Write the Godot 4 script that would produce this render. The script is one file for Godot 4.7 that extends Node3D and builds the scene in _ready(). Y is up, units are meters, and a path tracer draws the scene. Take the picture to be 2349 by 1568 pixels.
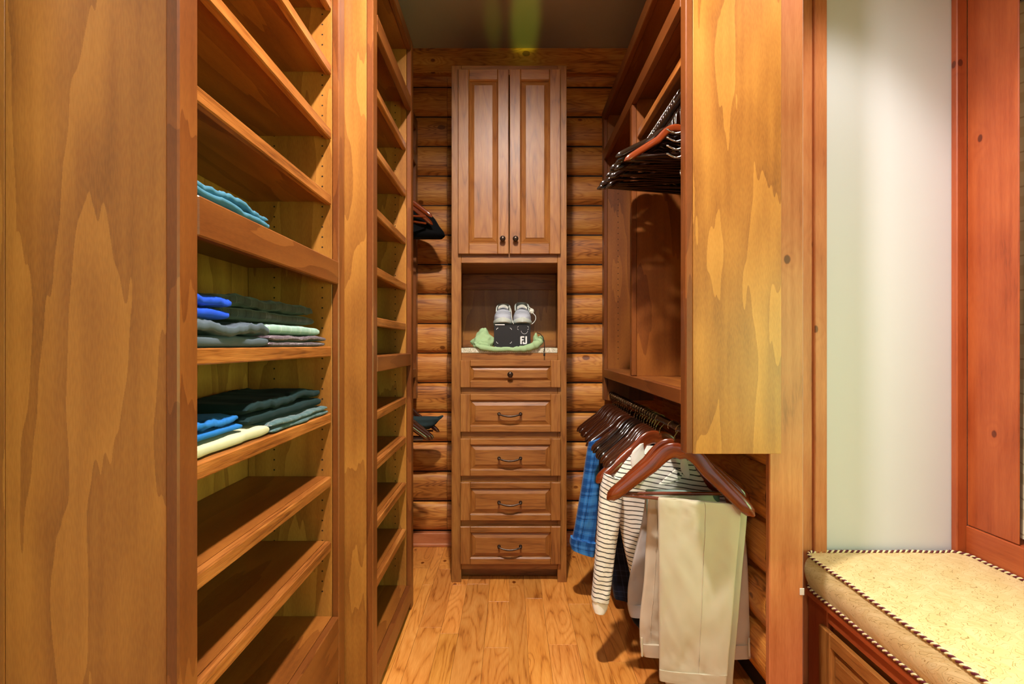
extends Node3D
# A walk-in closet: x right, y up, the closet runs away along -z. "d" is the distance from the eye along -z.

const F := 1160.0     # focal length in pixels of the 2349 x 1568 frame
const VX := 1173.0    # where the closet's length vanishes
const VY := 790.0
const EYE := 1.2
const CEIL := 2.945
const BACK := 3.02    # distance of the back wall

var M := {}
var rng := RandomNumberGenerator.new()
var noise := FastNoiseLite.new()
var used := {}

# ------------------------------------------------------------------ mesh builder
class MB:
	var v := PackedVector3Array()
	var n := PackedVector3Array()
	var t := PackedVector2Array()
	var c := PackedColorArray()
	var tone := Color.WHITE
	var tile := Vector2.ONE
	var off := Vector2.ZERO
	var org := Vector3.ZERO   # where the mapping in metres starts

	func tri(a: Vector3, b: Vector3, e: Vector3, na: Vector3, nb: Vector3, ne: Vector3, ua := Vector2.ZERO, ub := Vector2.ZERO, ue := Vector2.ZERO) -> void:
		if (b - a).cross(e - a).dot(na + nb + ne) > 0.0:
			v.append_array([a, e, b]); n.append_array([na, ne, nb]); t.append_array([ua, ue, ub])
		else:
			v.append_array([a, b, e]); n.append_array([na, nb, ne]); t.append_array([ua, ub, ue])
		c.append_array([tone, tone, tone])

	func quad(a: Vector3, b: Vector3, e: Vector3, f: Vector3, nn: Vector3, ua := Vector2.ZERO, ub := Vector2.ZERO, ue := Vector2.ZERO, uf := Vector2.ZERO) -> void:
		tri(a, b, e, nn, nn, nn, ua, ub, ue)
		tri(a, e, f, nn, nn, nn, ua, ue, uf)

	func uvof(p: Vector3, axis: int, g: int) -> Vector2:
		var o := 3 - axis - g if axis != g else (g + 1) % 3
		var q := p - org
		var along := q[g] if axis != g else q[(g + 2) % 3] * 0.15
		return Vector2((q[o] + off.x) / tile.x, (along + off.y) / tile.y)

	# a flat polygon given as a quad of points, mapped in metres with the grain along axis g, seen across axis "axis"
	func face(a: Vector3, b: Vector3, e: Vector3, f: Vector3, nn: Vector3, axis: int, g: int) -> void:
		quad(a, b, e, f, nn, uvof(a, axis, g), uvof(b, axis, g), uvof(e, axis, g), uvof(f, axis, g))

	# a box with chamfered edges, grain along axis g
	func box(lo: Vector3, hi: Vector3, g: int, bev := 0.002) -> void:
		org = lo
		var ext := hi - lo
		off.x = fposmod(off.x, 1.0) * maxf(0.0, tile.x - maxf(ext[(g + 1) % 3], ext[(g + 2) % 3]))
		var k := minf(bev, minf(hi.x - lo.x, minf(hi.y - lo.y, hi.z - lo.z)) * 0.4)
		for ax in 3:
			var b := (ax + 1) % 3
			var e := (ax + 2) % 3
			for s in 2:
				var nn := Vector3.ZERO
				nn[ax] = 1.0 if s else -1.0
				var q: Array[Vector3] = []
				for w in [[0, 0], [1, 0], [1, 1], [0, 1]]:
					var p := Vector3.ZERO
					p[ax] = hi[ax] if s else lo[ax]
					p[b] = hi[b] - k if w[0] else lo[b] + k
					p[e] = hi[e] - k if w[1] else lo[e] + k
					q.append(p)
				face(q[0], q[1], q[2], q[3], nn, ax, g)
			if k <= 0.0:
				continue
			# the four chamfers that run along axis ax
			for s in 2:
				for u in 2:
					var nn := Vector3.ZERO
					nn[b] = 1.0 if s else -1.0
					nn[e] = 1.0 if u else -1.0
					nn = nn.normalized()
					var q: Array[Vector3] = []
					for w in [[0, 0], [1, 0], [1, 1], [0, 1]]:
						var p := Vector3.ZERO
						p[ax] = hi[ax] - k if w[0] else lo[ax] + k
						p[b] = (hi[b] if s else lo[b]) if w[1] == 0 else (hi[b] - k if s else lo[b] + k)
						p[e] = (hi[e] - k if u else lo[e] + k) if w[1] == 0 else (hi[e] if u else lo[e])
						q.append(p)
					face(q[0], q[1], q[2], q[3], nn, b if b != g else e, g)
		if k > 0.0:
			for i in 8:
				var sx := 1.0 if i & 1 else -1.0
				var sy := 1.0 if i & 2 else -1.0
				var sz := 1.0 if i & 4 else -1.0
				var p := Vector3(hi.x if sx > 0 else lo.x, hi.y if sy > 0 else lo.y, hi.z if sz > 0 else lo.z)
				var nn := Vector3(sx, sy, sz).normalized()
				var a := p - Vector3(0, sy, sz) * k
				var b2 := p - Vector3(sx, 0, sz) * k
				var e2 := p - Vector3(sx, sy, 0) * k
				tri(a, b2, e2, nn, nn, nn, uvof(p, 0 if g else 1, g), uvof(p, 0 if g else 1, g), uvof(p, 0 if g else 1, g))

	# rows of points, smooth; wrap closes each row; outward: normals turn away from each row's middle, else towards "side"
	func grid(rows: Array, uvs: Array, wrap: bool, outward := true, side := Vector3.UP, ring := false) -> void:
		var nr := rows.size()
		var nc: int = rows[0].size()
		var nrm: Array = []
		var score := 0.0
		for r in nr:
			var line := PackedVector3Array()
			var mid := Vector3.ZERO
			for p in rows[r]:
				mid += p
			mid /= nc
			for k in nc:
				var kl := posmod(k - 1, nc) if wrap else maxi(k - 1, 0)
				var kh := (k + 1) % nc if wrap else mini(k + 1, nc - 1)
				var rl := posmod(r - 1, nr) if ring else maxi(r - 1, 0)
				var rh := (r + 1) % nr if ring else mini(r + 1, nr - 1)
				var du: Vector3 = rows[r][kh] - rows[r][kl]
				var dv: Vector3 = rows[rh][k] - rows[rl][k]
				var m := du.cross(dv)
				if m.length_squared() < 1e-18:
					m = (rows[r][k] - mid) if outward else side
				m = m.normalized()
				line.append(m)
				score += m.dot(rows[r][k] - mid) if outward else m.dot(side)
			nrm.append(line)
		if score < 0.0:
			for r in nr:
				for k in nc:
					nrm[r][k] = -nrm[r][k]
		var last := nc if wrap else nc - 1
		for r in (nr if ring else nr - 1):
			var q := (r + 1) % nr
			for k in last:
				var h := (k + 1) % nc
				var ua: Vector2 = uvs[r][k]
				var ub: Vector2 = uvs[r][k + 1]
				var uc: Vector2 = uvs[r + 1][k + 1]
				var ud: Vector2 = uvs[r + 1][k]
				tri(rows[r][k], rows[r][h], rows[q][h], nrm[r][k], nrm[r][h], nrm[q][h], ua, ub, uc)
				tri(rows[r][k], rows[q][h], rows[q][k], nrm[r][k], nrm[q][h], nrm[q][k], ua, uc, ud)

	func fan(row: PackedVector3Array, nn: Vector3) -> void:
		var mid := Vector3.ZERO
		for p in row:
			mid += p
		mid /= row.size()
		for k in row.size():
			var a := row[k]
			var b := row[(k + 1) % row.size()]
			tri(mid, a, b, nn, nn, nn, Vector2(mid.x, mid.y) / tile, Vector2(a.x, a.y) / tile, Vector2(b.x, b.y) / tile)

	# a swept round or flattened bar: radius ra[i] (Vector2: across, along "up") at path[i]
	func sweep(path: PackedVector3Array, ra: Array, seg := 8, up := Vector3.UP, caps := true, square := 2.0) -> void:
		var rows: Array = []
		var uvs: Array = []
		var run := 0.0
		for i in path.size():
			var d := (path[mini(i + 1, path.size() - 1)] - path[maxi(i - 1, 0)]).normalized()
			var x := d.cross(up)
			if x.length() < 0.05:
				x = d.cross(Vector3(0.3, 0.2, 1.0))
			x = x.normalized()
			var y := x.cross(d).normalized()
			if i:
				run += path[i].distance_to(path[i - 1])
			var r: Vector2 = ra[i] if ra.size() > 1 else ra[0]
			var row := PackedVector3Array()
			var ur := PackedVector2Array()
			for k in seg:
				var a := TAU * k / seg
				var ca := cos(a)
				var sa := sin(a)
				var px := signf(ca) * pow(absf(ca), 2.0 / square)
				var py := signf(sa) * pow(absf(sa), 2.0 / square)
				row.append(path[i] + x * px * r.x + y * py * r.y)
				ur.append(Vector2((off.x + float(k) / seg * (r.x + r.y) * 3.2) / tile.x, (off.y + run) / tile.y))
			ur.append(Vector2((off.x + (r.x + r.y) * 3.2) / tile.x, (off.y + run) / tile.y))
			rows.append(row)
			uvs.append(ur)
		grid(rows, uvs, true)
		if caps:
			fan(rows[0], (path[0] - path[1]).normalized())
			fan(rows[-1], (path[-1] - path[-2]).normalized())

	func tube(path: PackedVector3Array, r: float, seg := 6) -> void:
		sweep(path, [Vector2(r, r)], seg)

	# a turned shape: profile of (radius, height) about an axis through "at"
	func lathe(at: Vector3, prof: Array, axis := Vector3.UP, seg := 16) -> void:
		var x := axis.cross(Vector3(0.31, 0.17, 0.93)).normalized()
		var y := axis.cross(x).normalized()
		var rows: Array = []
		var uvs: Array = []
		for p in prof:
			var row := PackedVector3Array()
			var ur := PackedVector2Array()
			for k in seg + 1:
				if k < seg:
					row.append(at + axis * p[1] + (x * cos(TAU * k / seg) + y * sin(TAU * k / seg)) * maxf(p[0], 1e-5))
				ur.append(Vector2((off.x + TAU * p[0] * k / seg) / tile.x, (off.y + p[1]) / tile.y))
			rows.append(row)
			uvs.append(ur)
		grid(rows, uvs, true)

	func done() -> ArrayMesh:
		var arr := []
		arr.resize(Mesh.ARRAY_MAX)
		arr[Mesh.ARRAY_VERTEX] = v
		arr[Mesh.ARRAY_NORMAL] = n
		arr[Mesh.ARRAY_TEX_UV] = t
		arr[Mesh.ARRAY_COLOR] = c
		var m := ArrayMesh.new()
		m.add_surface_from_arrays(Mesh.PRIMITIVE_TRIANGLES, arr)
		return m

# ------------------------------------------------------------------ naming and placing
func numbered(called: String, parent: Node) -> String:
	var key := str(parent.get_instance_id()) + called
	var k: int = used.get(key, 0)
	used[key] = k + 1
	return called if k == 0 else "%s_%03d" % [called, k]

func tag(o: Node3D, label := "", category := "", group := "", kind := "") -> Node3D:
	if label: o.set_meta("label", label)
	if category: o.set_meta("category", category)
	if group: o.set_meta("group", group)
	if kind: o.set_meta("kind", kind)
	return o

func thing(called: String, at: Vector3, label := "", category := "", group := "", kind := "") -> Node3D:
	var o := Node3D.new()
	o.name = numbered(called, self)
	o.position = at
	add_child(o, true)
	return tag(o, label, category, group, kind)

# where the local frame of "parent" lies in the world, for parts that are built in world coordinates
func lift(parent: Node) -> Vector3:
	var p := Vector3.ZERO
	while parent != self and parent is Node3D:
		p += parent.position
		parent = parent.get_parent()
	return p

# one named mesh; the builder holds world coordinates unless local is set
func obj(called: String, mb: MB, mat: Material, parent: Node = self, local := false) -> MeshInstance3D:
	var o := MeshInstance3D.new()
	o.name = numbered(called, parent)
	o.mesh = mb.done()
	o.material_override = null
	o.set_surface_override_material(0, mat)
	o.cast_shadow = GeometryInstance3D.SHADOW_CASTING_SETTING_ON
	if not local:
		o.position = -lift(parent)
	parent.add_child(o, true)
	return o

func newmb(mat: Material, vary := 0.08) -> MB:
	var mb := MB.new()
	mb.tile = mat.get_meta("tile", Vector2.ONE)
	mb.off = Vector2(rng.randf(), rng.randf() * mb.tile.y)
	var k := 1.0 + rng.randf_range(-vary, vary)
	mb.tone = Color(minf(k, 1.0), minf(k * (1.0 + rng.randf_range(-vary, vary) * 0.2), 1.0), minf(k, 1.0)) if vary > 0.0 else Color.WHITE
	return mb

# a board from x0,y0,d0 to x1,y1,d1 (d = distance from the eye), grain along axis g
func board(called: String, x0: float, x1: float, y0: float, y1: float, d0: float, d1: float, g: int, mat: Material, parent: Node = self, bev := 0.002, vary := 0.08) -> MeshInstance3D:
	var mb := newmb(mat, vary)
	mb.box(Vector3(minf(x0, x1), minf(y0, y1), -maxf(d0, d1)), Vector3(maxf(x0, x1), maxf(y0, y1), -minf(d0, d1)), g, bev)
	return obj(called, mb, mat, parent)

func at(px: float, py: float, d: float) -> Vector3:
	return Vector3((px - VX) * d / F, EYE - (py - VY) * d / F, -d)

func nz(a: float, b: float, e := 0.0) -> float:
	return noise.get_noise_3d(a, b, e)

# ------------------------------------------------------------------ textures and materials
func fnl(s: int, oct := 1) -> FastNoiseLite:
	var f := FastNoiseLite.new()
	f.seed = s
	f.frequency = 1.0
	f.noise_type = FastNoiseLite.TYPE_SIMPLEX
	f.fractal_type = FastNoiseLite.FRACTAL_FBM if oct > 1 else FastNoiseLite.FRACTAL_NONE
	f.fractal_octaves = oct
	return f

func ramp(cols: Array) -> Array:
	var g := Gradient.new()
	g.offsets = PackedFloat32Array([0.0, 1.0])
	g.colors = PackedColorArray([cols[0], cols[-1]])
	for k in range(1, cols.size() - 1):
		g.add_point(float(k) / (cols.size() - 1), cols[k])
	var out := []
	for k in 256:
		var q := g.sample(k / 255.0)
		out.append([int(q.r * 255.0), int(q.g * 255.0), int(q.b * 255.0)])
	return out

# growth rings, streaks, pores and knots of a sawn board of tw x th metres; returns [colour texture, height texture]
func wood(w: int, h: int, tw: float, th: float, p: Dictionary) -> Array:
	var n1 := fnl(p.seed, 2)
	var n2 := fnl(p.seed + 1, 2)
	var n3 := fnl(p.seed + 2, 2)
	var n4 := fnl(p.seed + 3)
	var sx: float = p.sx; var sy: float = p.sy; var amp: float = p.amp; var drift: float = p.drift
	var fa: float = p.get("finger", 0.0); var fx: float = p.get("fx", 20.0); var fy: float = p.get("fy", 2.0)
	var line: float = p.line; var sharp: float = p.get("sharp", 2.0); var saw: bool = p.get("saw", false)
	var streak: float = p.streak; var pore: float = p.pore; var blotch: float = p.blotch
	var px: float = p.get("px", 260.0); var py: float = p.get("py", 10.0)
	var knots: Array = p.get("knots", [])
	var lut := ramp(p.cols)
	var bytes := PackedByteArray()
	bytes.resize(w * h * 3)
	var hb := PackedByteArray()
	hb.resize(w * h)
	var i := 0
	drift = roundf(drift * th) / th
	var per := th / TAU
	for y in h:
		var v := th * y / h
		var cv := cos(v / per) * per
		var sv := sin(v / per) * per
		for x in w:
			var u := tw * x / w
			var a := drift * v + amp * n1.get_noise_3d(u * sx, cv * sy, sv * sy)
			if fa > 0.0:
				a += fa * n2.get_noise_3d(u * fx, cv * fy, sv * fy)
			var dark := 0.0
			for k in knots:
				var dx: float = (u - k[0]) / k[2]
				var dy: float = (v - k[1]) / k[2] * 0.7
				var q := dx * dx + dy * dy
				if q < 30.0:
					a += 2.2 * exp(-q * 0.16)
					if q < 0.8:
						dark = maxf(dark, minf(1.0, 1.6 - q * 2.0))
			var f := a - floorf(a)
			var s: float
			if saw:
				s = f - 0.5
			else:
				s = -pow(1.0 - absf(2.0 * f - 1.0), sharp)
			var fine := n4.get_noise_2d(u * px, v * py)
			var g := 0.5 + line * s + streak * n3.get_noise_3d(u * 45.0, cv * 1.3, sv * 1.3) + pore * fine + blotch * n2.get_noise_3d(u * 7.0 + 40.0, cv * 3.0, sv * 3.0) - dark * 0.6
			var q2: Array = lut[clampi(int(g * 255.0), 0, 255)]
			bytes[i * 3] = q2[0]
			bytes[i * 3 + 1] = q2[1]
			bytes[i * 3 + 2] = q2[2]
			hb[i] = clampi(int(128.0 + 70.0 * (s if not saw else 0.0) + 50.0 * fine), 0, 255)
			i += 1
	return [tex(Image.create_from_data(w, h, false, Image.FORMAT_RGB8, bytes)), tex(Image.create_from_data(w, h, false, Image.FORMAT_L8, hb))]

func tex(im: Image) -> ImageTexture:
	return ImageTexture.create_from_image(im)

func mat(called: String, t: Variant, tile: Vector2, rough := 0.5, spec := 0.5) -> StandardMaterial3D:
	var m := StandardMaterial3D.new()
	m.resource_name = called
	m.vertex_color_use_as_albedo = true
	if t is Color:
		m.albedo_color = t
	elif t:
		m.albedo_texture = t
	m.roughness = rough
	m.metallic_specular = spec
	m.set_meta("tile", tile)
	M[called] = m
	return m

func hx(s: String) -> Color:
	return Color(s)

func woods() -> void:
	# stained maple plywood: broad cathedral figure that ends in jagged tips
	var a := wood(768, 2048, 0.66, 2.7, {"seed": 3, "sx": 4.2, "sy": 0.75, "amp": 1.5, "drift": 0.55, "finger": 0.26, "fx": 26.0, "fy": 2.2, "saw": true, "line": 0.34, "streak": 0.08, "pore": 0.07, "blotch": 0.16, "px": 300.0, "py": 40.0,
		"cols": [hx("6c4018"), hx("935c26"), hx("ad7432"), hx("bf8642")]})
	var m := mat("maple", a[0], Vector2(0.66, 2.7), 0.36)
	m = mat("maple_shaded", a[0], Vector2(0.66, 2.7), 0.4)
	m.albedo_color = hx("d8c0ae")  # same maple, with the shade inside the units put into its colour
	# solid stained wood of frames and shelf edges
	var b := wood(384, 1536, 0.3, 1.8, {"seed": 11, "sx": 16.0, "sy": 0.9, "amp": 2.6, "drift": 0.8, "line": 0.22, "sharp": 1.6, "streak": 0.26, "pore": 0.12, "blotch": 0.14, "px": 420.0, "py": 14.0,
		"cols": [hx("5e3010"), hx("965624"), hx("b47036"), hx("c88848")]})
	m = mat("edge", b[0], Vector2(0.3, 1.8), 0.33)
	m.heightmap_enabled = true; m.heightmap_texture = b[1]; m.heightmap_scale = 0.04
	m = mat("stile", a[0], Vector2(0.66, 2.7), 0.36)
	m.albedo_color = hx("c2a6ac")
	# the tower's paler wood
	var e := wood(384, 1536, 0.3, 1.6, {"seed": 23, "sx": 9.0, "sy": 1.0, "amp": 2.2, "drift": 1.2, "line": 0.2, "sharp": 2.6, "streak": 0.12, "pore": 0.12, "blotch": 0.14, "px": 380.0, "py": 12.0,
		"cols": [hx("542e0e"), hx("8e5624"), hx("a87036"), hx("ba8448")]})
	m = mat("cabinet", e[0], Vector2(0.3, 1.6), 0.4)
	m.heightmap_enabled = true; m.heightmap_texture = e[1]; m.heightmap_scale = 0.03
	# pine: boards and logs
	var g := wood(512, 1024, 0.4, 1.9, {"seed": 31, "sx": 6.0, "sy": 0.6, "amp": 2.0, "drift": 0.4, "line": 0.09, "sharp": 1.5, "streak": 0.14, "pore": 0.06, "blotch": 0.2, "px": 300.0, "py": 20.0,
		"knots": [[0.07, 0.3, 0.011], [0.16, 0.95, 0.013], [0.31, 0.5, 0.012], [0.26, 1.5, 0.012]],
		"cols": [hx("70381a"), hx("b4683c"), hx("ca8252"), hx("d89a6e")]})
	m = mat("pine", g[0], Vector2(0.4, 1.9), 0.42)
	m = mat("redpine", g[0], Vector2(0.4, 1.9), 0.42)
	m.albedo_color = hx("dcae92")
	var l := wood(512, 1024, 0.42, 2.0, {"seed": 47, "sx": 11.0, "sy": 1.5, "amp": 3.6, "drift": 0.5, "line": 0.26, "sharp": 1.8, "streak": 0.2, "pore": 0.07, "blotch": 0.22, "px": 260.0, "py": 16.0,
		"knots": [[0.05, 0.25, 0.014], [0.17, 0.9, 0.019], [0.08, 1.4, 0.016], [0.33, 0.6, 0.018], [0.28, 1.75, 0.02], [0.24, 1.2, 0.012]],
		"cols": [hx("7a4014"), hx("c27632"), hx("dc9848"), hx("eab060")]})
	m = mat("log", l[0], Vector2(0.42, 2.0), 0.36)
	m.heightmap_enabled = true; m.heightmap_texture = l[1]; m.heightmap_scale = 0.06
	# oak floor
	var o := wood(640, 1280, 0.6, 2.0, {"seed": 59, "sx": 6.5, "sy": 1.1, "amp": 3.2, "drift": 2.2, "line": 0.24, "sharp": 2.2, "streak": 0.1, "pore": 0.1, "blotch": 0.14, "px": 320.0, "py": 14.0,
		"knots": [[0.1, 0.4, 0.012], [0.36, 1.2, 0.014], [0.52, 0.7, 0.01]],
		"cols": [hx("844010"), hx("d98a3c"), hx("f0a656"), hx("f8bc70")]})
	m = mat("oak", o[0], Vector2(0.6, 2.0), 0.34)
	m.heightmap_enabled = true; m.heightmap_texture = o[1]; m.heightmap_scale = 0.03

func spots(w: int, h: int, f: Callable) -> ImageTexture:
	var im := Image.create(w, h, false, Image.FORMAT_RGB8)
	for y in h:
		for x in w:
			im.set_pixel(x, y, f.call(x, y))
	return tex(im)

# bands of a woven check: list of [from, to, colour, strength] across the repeat, both ways
func plaid(size: int, ground: Color, bands: Array) -> ImageTexture:
	return spots(size, size, func(x: int, y: int) -> Color:
		var q := ground
		for b in bands:
			if float(x) / size >= b[0] and float(x) / size < b[1]: q = q.lerp(b[2], b[3])
			if float(y) / size >= b[0] and float(y) / size < b[1]: q = q.lerp(b[2], b[3])
		return q * (1.0 + 0.06 * (((x + y) / 2) % 2)))

func cloth(called: String, t: Variant, tile := Vector2(0.1, 0.1)) -> StandardMaterial3D:
	var m := mat(called, t, tile, 0.9, 0.25)
	m.rim_enabled = true
	m.rim = 0.25
	m.rim_tint = 0.6
	m.heightmap_enabled = true
	m.heightmap_texture = M.weave
	m.heightmap_scale = 0.02
	return m

func materials() -> void:
	woods()
	var wv := Image.create(384, 384, false, Image.FORMAT_L8)
	for y in 384:
		for x in 384:
			var k := 0.5 + 0.2 * sin(x * TAU / 6.0) * (1.0 if (y / 3) % 2 else -1.0) + 0.15 * rng.randf()
			wv.set_pixel(x, y, Color(k, k, k))
	M.weave = tex(wv)
	mat("ceiling", hx("b0aaa4"), Vector2.ONE, 0.55)
	mat("paint", hx("cdced6"), Vector2.ONE, 0.75)
	mat("outer", hx("b9aa98"), Vector2.ONE, 0.9)
	mat("dark", hx("241206"), Vector2.ONE, 0.8)
	mat("hole", hx("140a04"), Vector2.ONE, 0.9)
	mat("hanger_dark", hx("1c0d08"), Vector2.ONE, 0.14)
	mat("hanger_brown", hx("3c1a0c"), Vector2.ONE, 0.15)
	var ch := wood(256, 512, 0.12, 0.5, {"seed": 77, "sx": 30.0, "sy": 3.0, "amp": 1.6, "drift": 1.5, "line": 0.16, "sharp": 1.5, "streak": 0.2, "pore": 0.1, "blotch": 0.16, "cols": [hx("4a1a08"), hx("742f10"), hx("8c3e18")]})
	for q in [["hanger_cherry", ch[0]]]:
		var m := mat(q[0], q[1], Vector2(0.12, 0.5), 0.2)
		m.clearcoat_enabled = true; m.clearcoat = 0.6; m.clearcoat_roughness = 0.08
	for q in ["hanger_dark", "hanger_brown"]:
		M[q].clearcoat_enabled = true; M[q].clearcoat = 0.7; M[q].clearcoat_roughness = 0.06
	var m2 := mat("chrome", hx("d8d8d6"), Vector2.ONE, 0.16); m2.metallic = 1.0
	m2 = mat("brass", hx("a08a62"), Vector2.ONE, 0.25); m2.metallic = 1.0
	m2 = mat("bronze", hx("4a3a30"), Vector2.ONE, 0.3); m2.metallic = 0.8
	m2 = mat("rod", hx("3c2a20"), Vector2.ONE, 0.25); m2.metallic = 0.7
	# cloths
	cloth("blue_plaid", plaid(256, hx("2b6cb4"), [[0.0, 0.16, hx("123a70"), 0.6], [0.30, 0.33, hx("0d2a55"), 0.7], [0.42, 0.62, hx("4f97d8"), 0.35], [0.22, 0.23, hx("c4d8ee"), 0.5], [0.70, 0.82, hx("163f78"), 0.45], [0.90, 0.91, hx("c4d8ee"), 0.4]]), Vector2(0.11, 0.11))
	cloth("navy_plaid", plaid(256, hx("1b1f30"), [[0.0, 0.2, hx("0c0e18"), 0.6], [0.45, 0.5, hx("38405c"), 0.5], [0.7, 0.72, hx("4a5270"), 0.5]]), Vector2(0.1, 0.1))
	cloth("stripe", spots(64, 64, func(x: int, y: int) -> Color:
		return hx("46423e") if y < 15 else hx("e9e4da")), Vector2(0.017, 0.017))
	cloth("white_cloth", hx("e6e1d8"))
	cloth("khaki", hx("bcb09c"))
	cloth("beige", hx("c4b6a0"))
	cloth("grey_cloth", hx("aaa29e"))
	cloth("teal_cloth", hx("7d9089"))
	cloth("black_cloth", hx("0b0b0d"))
	cloth("slate_cloth", hx("2c383a"))
	cloth("sky_cloth", hx("41708c"))
	cloth("royal_cloth", hx("1f49c8"))
	cloth("blue_cloth", hx("2265ac"))
	cloth("cream_cloth", hx("c2bc9c"))
	cloth("denim", hx("16282a"))
	cloth("steel_cloth", hx("4c5560"))
	cloth("mint_plaid", plaid(256, hx("8ea79f"), [[0.0, 0.2, hx("6f9389"), 0.35], [0.40, 0.44, hx("e0ebe2"), 0.5], [0.65, 0.75, hx("7ea096"), 0.35]]), Vector2(0.06, 0.06))
	cloth("purple_plaid", plaid(256, hx("54434e"), [[0.48, 0.50, hx("b8aab4"), 0.7], [0.0, 0.1, hx("453743"), 0.5]]), Vector2(0.05, 0.05))
	cloth("dark_plaid", plaid(256, hx("2b302c"), [[0.30, 0.315, hx("8a8a7c"), 0.6], [0.42, 0.44, hx("4a4e46"), 0.6], [0.5, 0.52, hx("4a4e46"), 0.6], [0.58, 0.6, hx("4a4e46"), 0.6], [0.8, 0.9, hx("191d1b"), 0.6]]), Vector2(0.06, 0.06))
	cloth("teal_plaid", plaid(256, hx("4c6468"), [[0.35, 0.38, hx("a08a84"), 0.6], [0.6, 0.8, hx("3a5054"), 0.5]]), Vector2(0.05, 0.05))
	m2 = cloth("green_bag", hx("a3c090")); m2.backlight_enabled = true; m2.backlight = hx("5a7048")
	var gn := fnl(91, 3)
	mat("granite", spots(256, 64, func(x: int, y: int) -> Color:
		var k := gn.get_noise_2d(x * 0.07, y * 0.07)
		var s := gn.get_noise_2d(x * 0.24 + 90.0, y * 0.24)
		return hx("5c5038") if s > 0.42 else hx("8f8a62") if s > 0.28 else hx("ece6d4").lerp(hx("cfc6ac"), clampf(0.5 + k, 0.0, 1.0))), Vector2(0.3, 0.075), 0.2)
	mat("leather", hx("b6bac4"), Vector2.ONE, 0.42)
	mat("leather_dark", hx("6d727c"), Vector2.ONE, 0.5)
	mat("sole", hx("c3cbc2"), Vector2.ONE, 0.6)
	mat("lace", hx("dcdccf"), Vector2.ONE, 0.8)
	mat("card_black", hx("17161a"), Vector2.ONE, 0.45)
	mat("print_white", hx("e4e4e4"), Vector2.ONE, 0.6)
	mat("cord_black", hx("0c0c0c"), Vector2.ONE, 0.7)
	mat("cord_cream", hx("e2d2a4"), Vector2.ONE, 0.7)
	mat("cord_red", hx("5c1020"), Vector2.ONE, 0.7)
	mat("button", hx("2a2420"), Vector2.ONE, 0.3)
	mat("tape", hx("cfc4c0"), Vector2.ONE, 0.4)
	# brocade: a raised scrolling vine, as relief with thin brown outlines
	var b1 := fnl(131, 2)
	var b2 := fnl(137, 2)
	var size := 768
	var bc := PackedByteArray(); bc.resize(size * size * 3)
	var bh := PackedByteArray(); bh.resize(size * size)
	var lut := ramp([hx("7a5c2c"), hx("c4a468"), hx("dfca9c")])
	for y in size:
		for x in size:
			var u := float(x) / size * TAU
			var w := float(y) / size * TAU
			# a field on a torus, so that the pattern repeats
			var wob := 0.6 * b1.get_noise_3d(cos(u) * 0.9 + 7.0, sin(u) * 0.9, cos(w) * 0.9) + 0.6 * b1.get_noise_3d(sin(w) * 0.9 + 30.0, cos(u) * 0.9, sin(u) * 0.9)
			var fld := sin(2.0 * u + 2.2 * wob + 1.1 * sin(2.0 * w)) * sin(2.0 * w + 2.6 * wob) + 0.7 * wob
			var e := absf(fld * 1.6 - roundf(fld * 1.6))
			var edge := clampf(1.0 - e / 0.06, 0.0, 1.0)
			var inner := sin(8.0 * w + 5.0 * wob + 3.0 * fld)
			var thin := clampf(1.0 - absf(inner) / 0.16, 0.0, 1.0) * smoothstep(0.05, 0.3, absf(fld)) * smoothstep(-0.1, 0.3, b2.get_noise_2d(x * 0.02, y * 0.03))
			var sat := b2.get_noise_2d(x * 0.05, y * 0.5)
			var k := 0.78 + 0.1 * clampf(fld, -1.0, 1.0) - 0.62 * edge - 0.42 * thin + 0.07 * sat
			var q: Array = lut[clampi(int(k * 255.0), 0, 255)]
			var i := y * size + x
			bc[i * 3] = q[0]; bc[i * 3 + 1] = q[1]; bc[i * 3 + 2] = q[2]
			bh[i] = clampi(int(150.0 + 60.0 * clampf(fld, -1.0, 1.0) - 90.0 * edge - 70.0 * thin), 0, 255)
	m2 = mat("brocade", tex(Image.create_from_data(size, size, false, Image.FORMAT_RGB8, bc)), Vector2(0.26, 0.26), 0.6, 0.4)
	m2.heightmap_enabled = true; m2.heightmap_texture = tex(Image.create_from_data(size, size, false, Image.FORMAT_L8, bh)); m2.heightmap_scale = 0.12
	m2.rim_enabled = true; m2.rim = 0.3
	m2 = cloth("curtain", plaid(128, hx("e6dcc4"), [[0.0, 0.3, hx("b9a078"), 0.5], [0.55, 0.6, hx("9c7a58"), 0.5]]), Vector2(0.11, 0.11))
	m2.backlight_enabled = true; m2.backlight = hx("b8ac98")
	m2 = mat("glass", Color(0.9, 0.95, 0.92, 0.06), Vector2.ONE, 0.02)
	m2.transparency = BaseMaterial3D.TRANSPARENCY_ALPHA
	m2 = mat("lamp_glass", hx("fff0dc"), Vector2.ONE, 0.5)
	m2.emission_enabled = true; m2.emission = hx("ffe6c4"); m2.emission_energy_multiplier = 2.0
	mat("lamp_trim", hx("d8d4cc"), Vector2.ONE, 0.5)
	mat("grass", hx("5c7a34"), Vector2.ONE, 0.9)

# ------------------------------------------------------------------ the scene
func _ready() -> void:
	rng.seed = 20240611
	noise.seed = 5
	noise.frequency = 1.0
	noise.noise_type = FastNoiseLite.TYPE_SIMPLEX
	view_and_light()
	materials()
	lamps()
	room()
	left_units()
	right_unit()
	tower()
	tower_things()
	folded_clothes()
	lower_rail()
	upper_rail()
	left_rail()
	window_seat()

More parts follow.
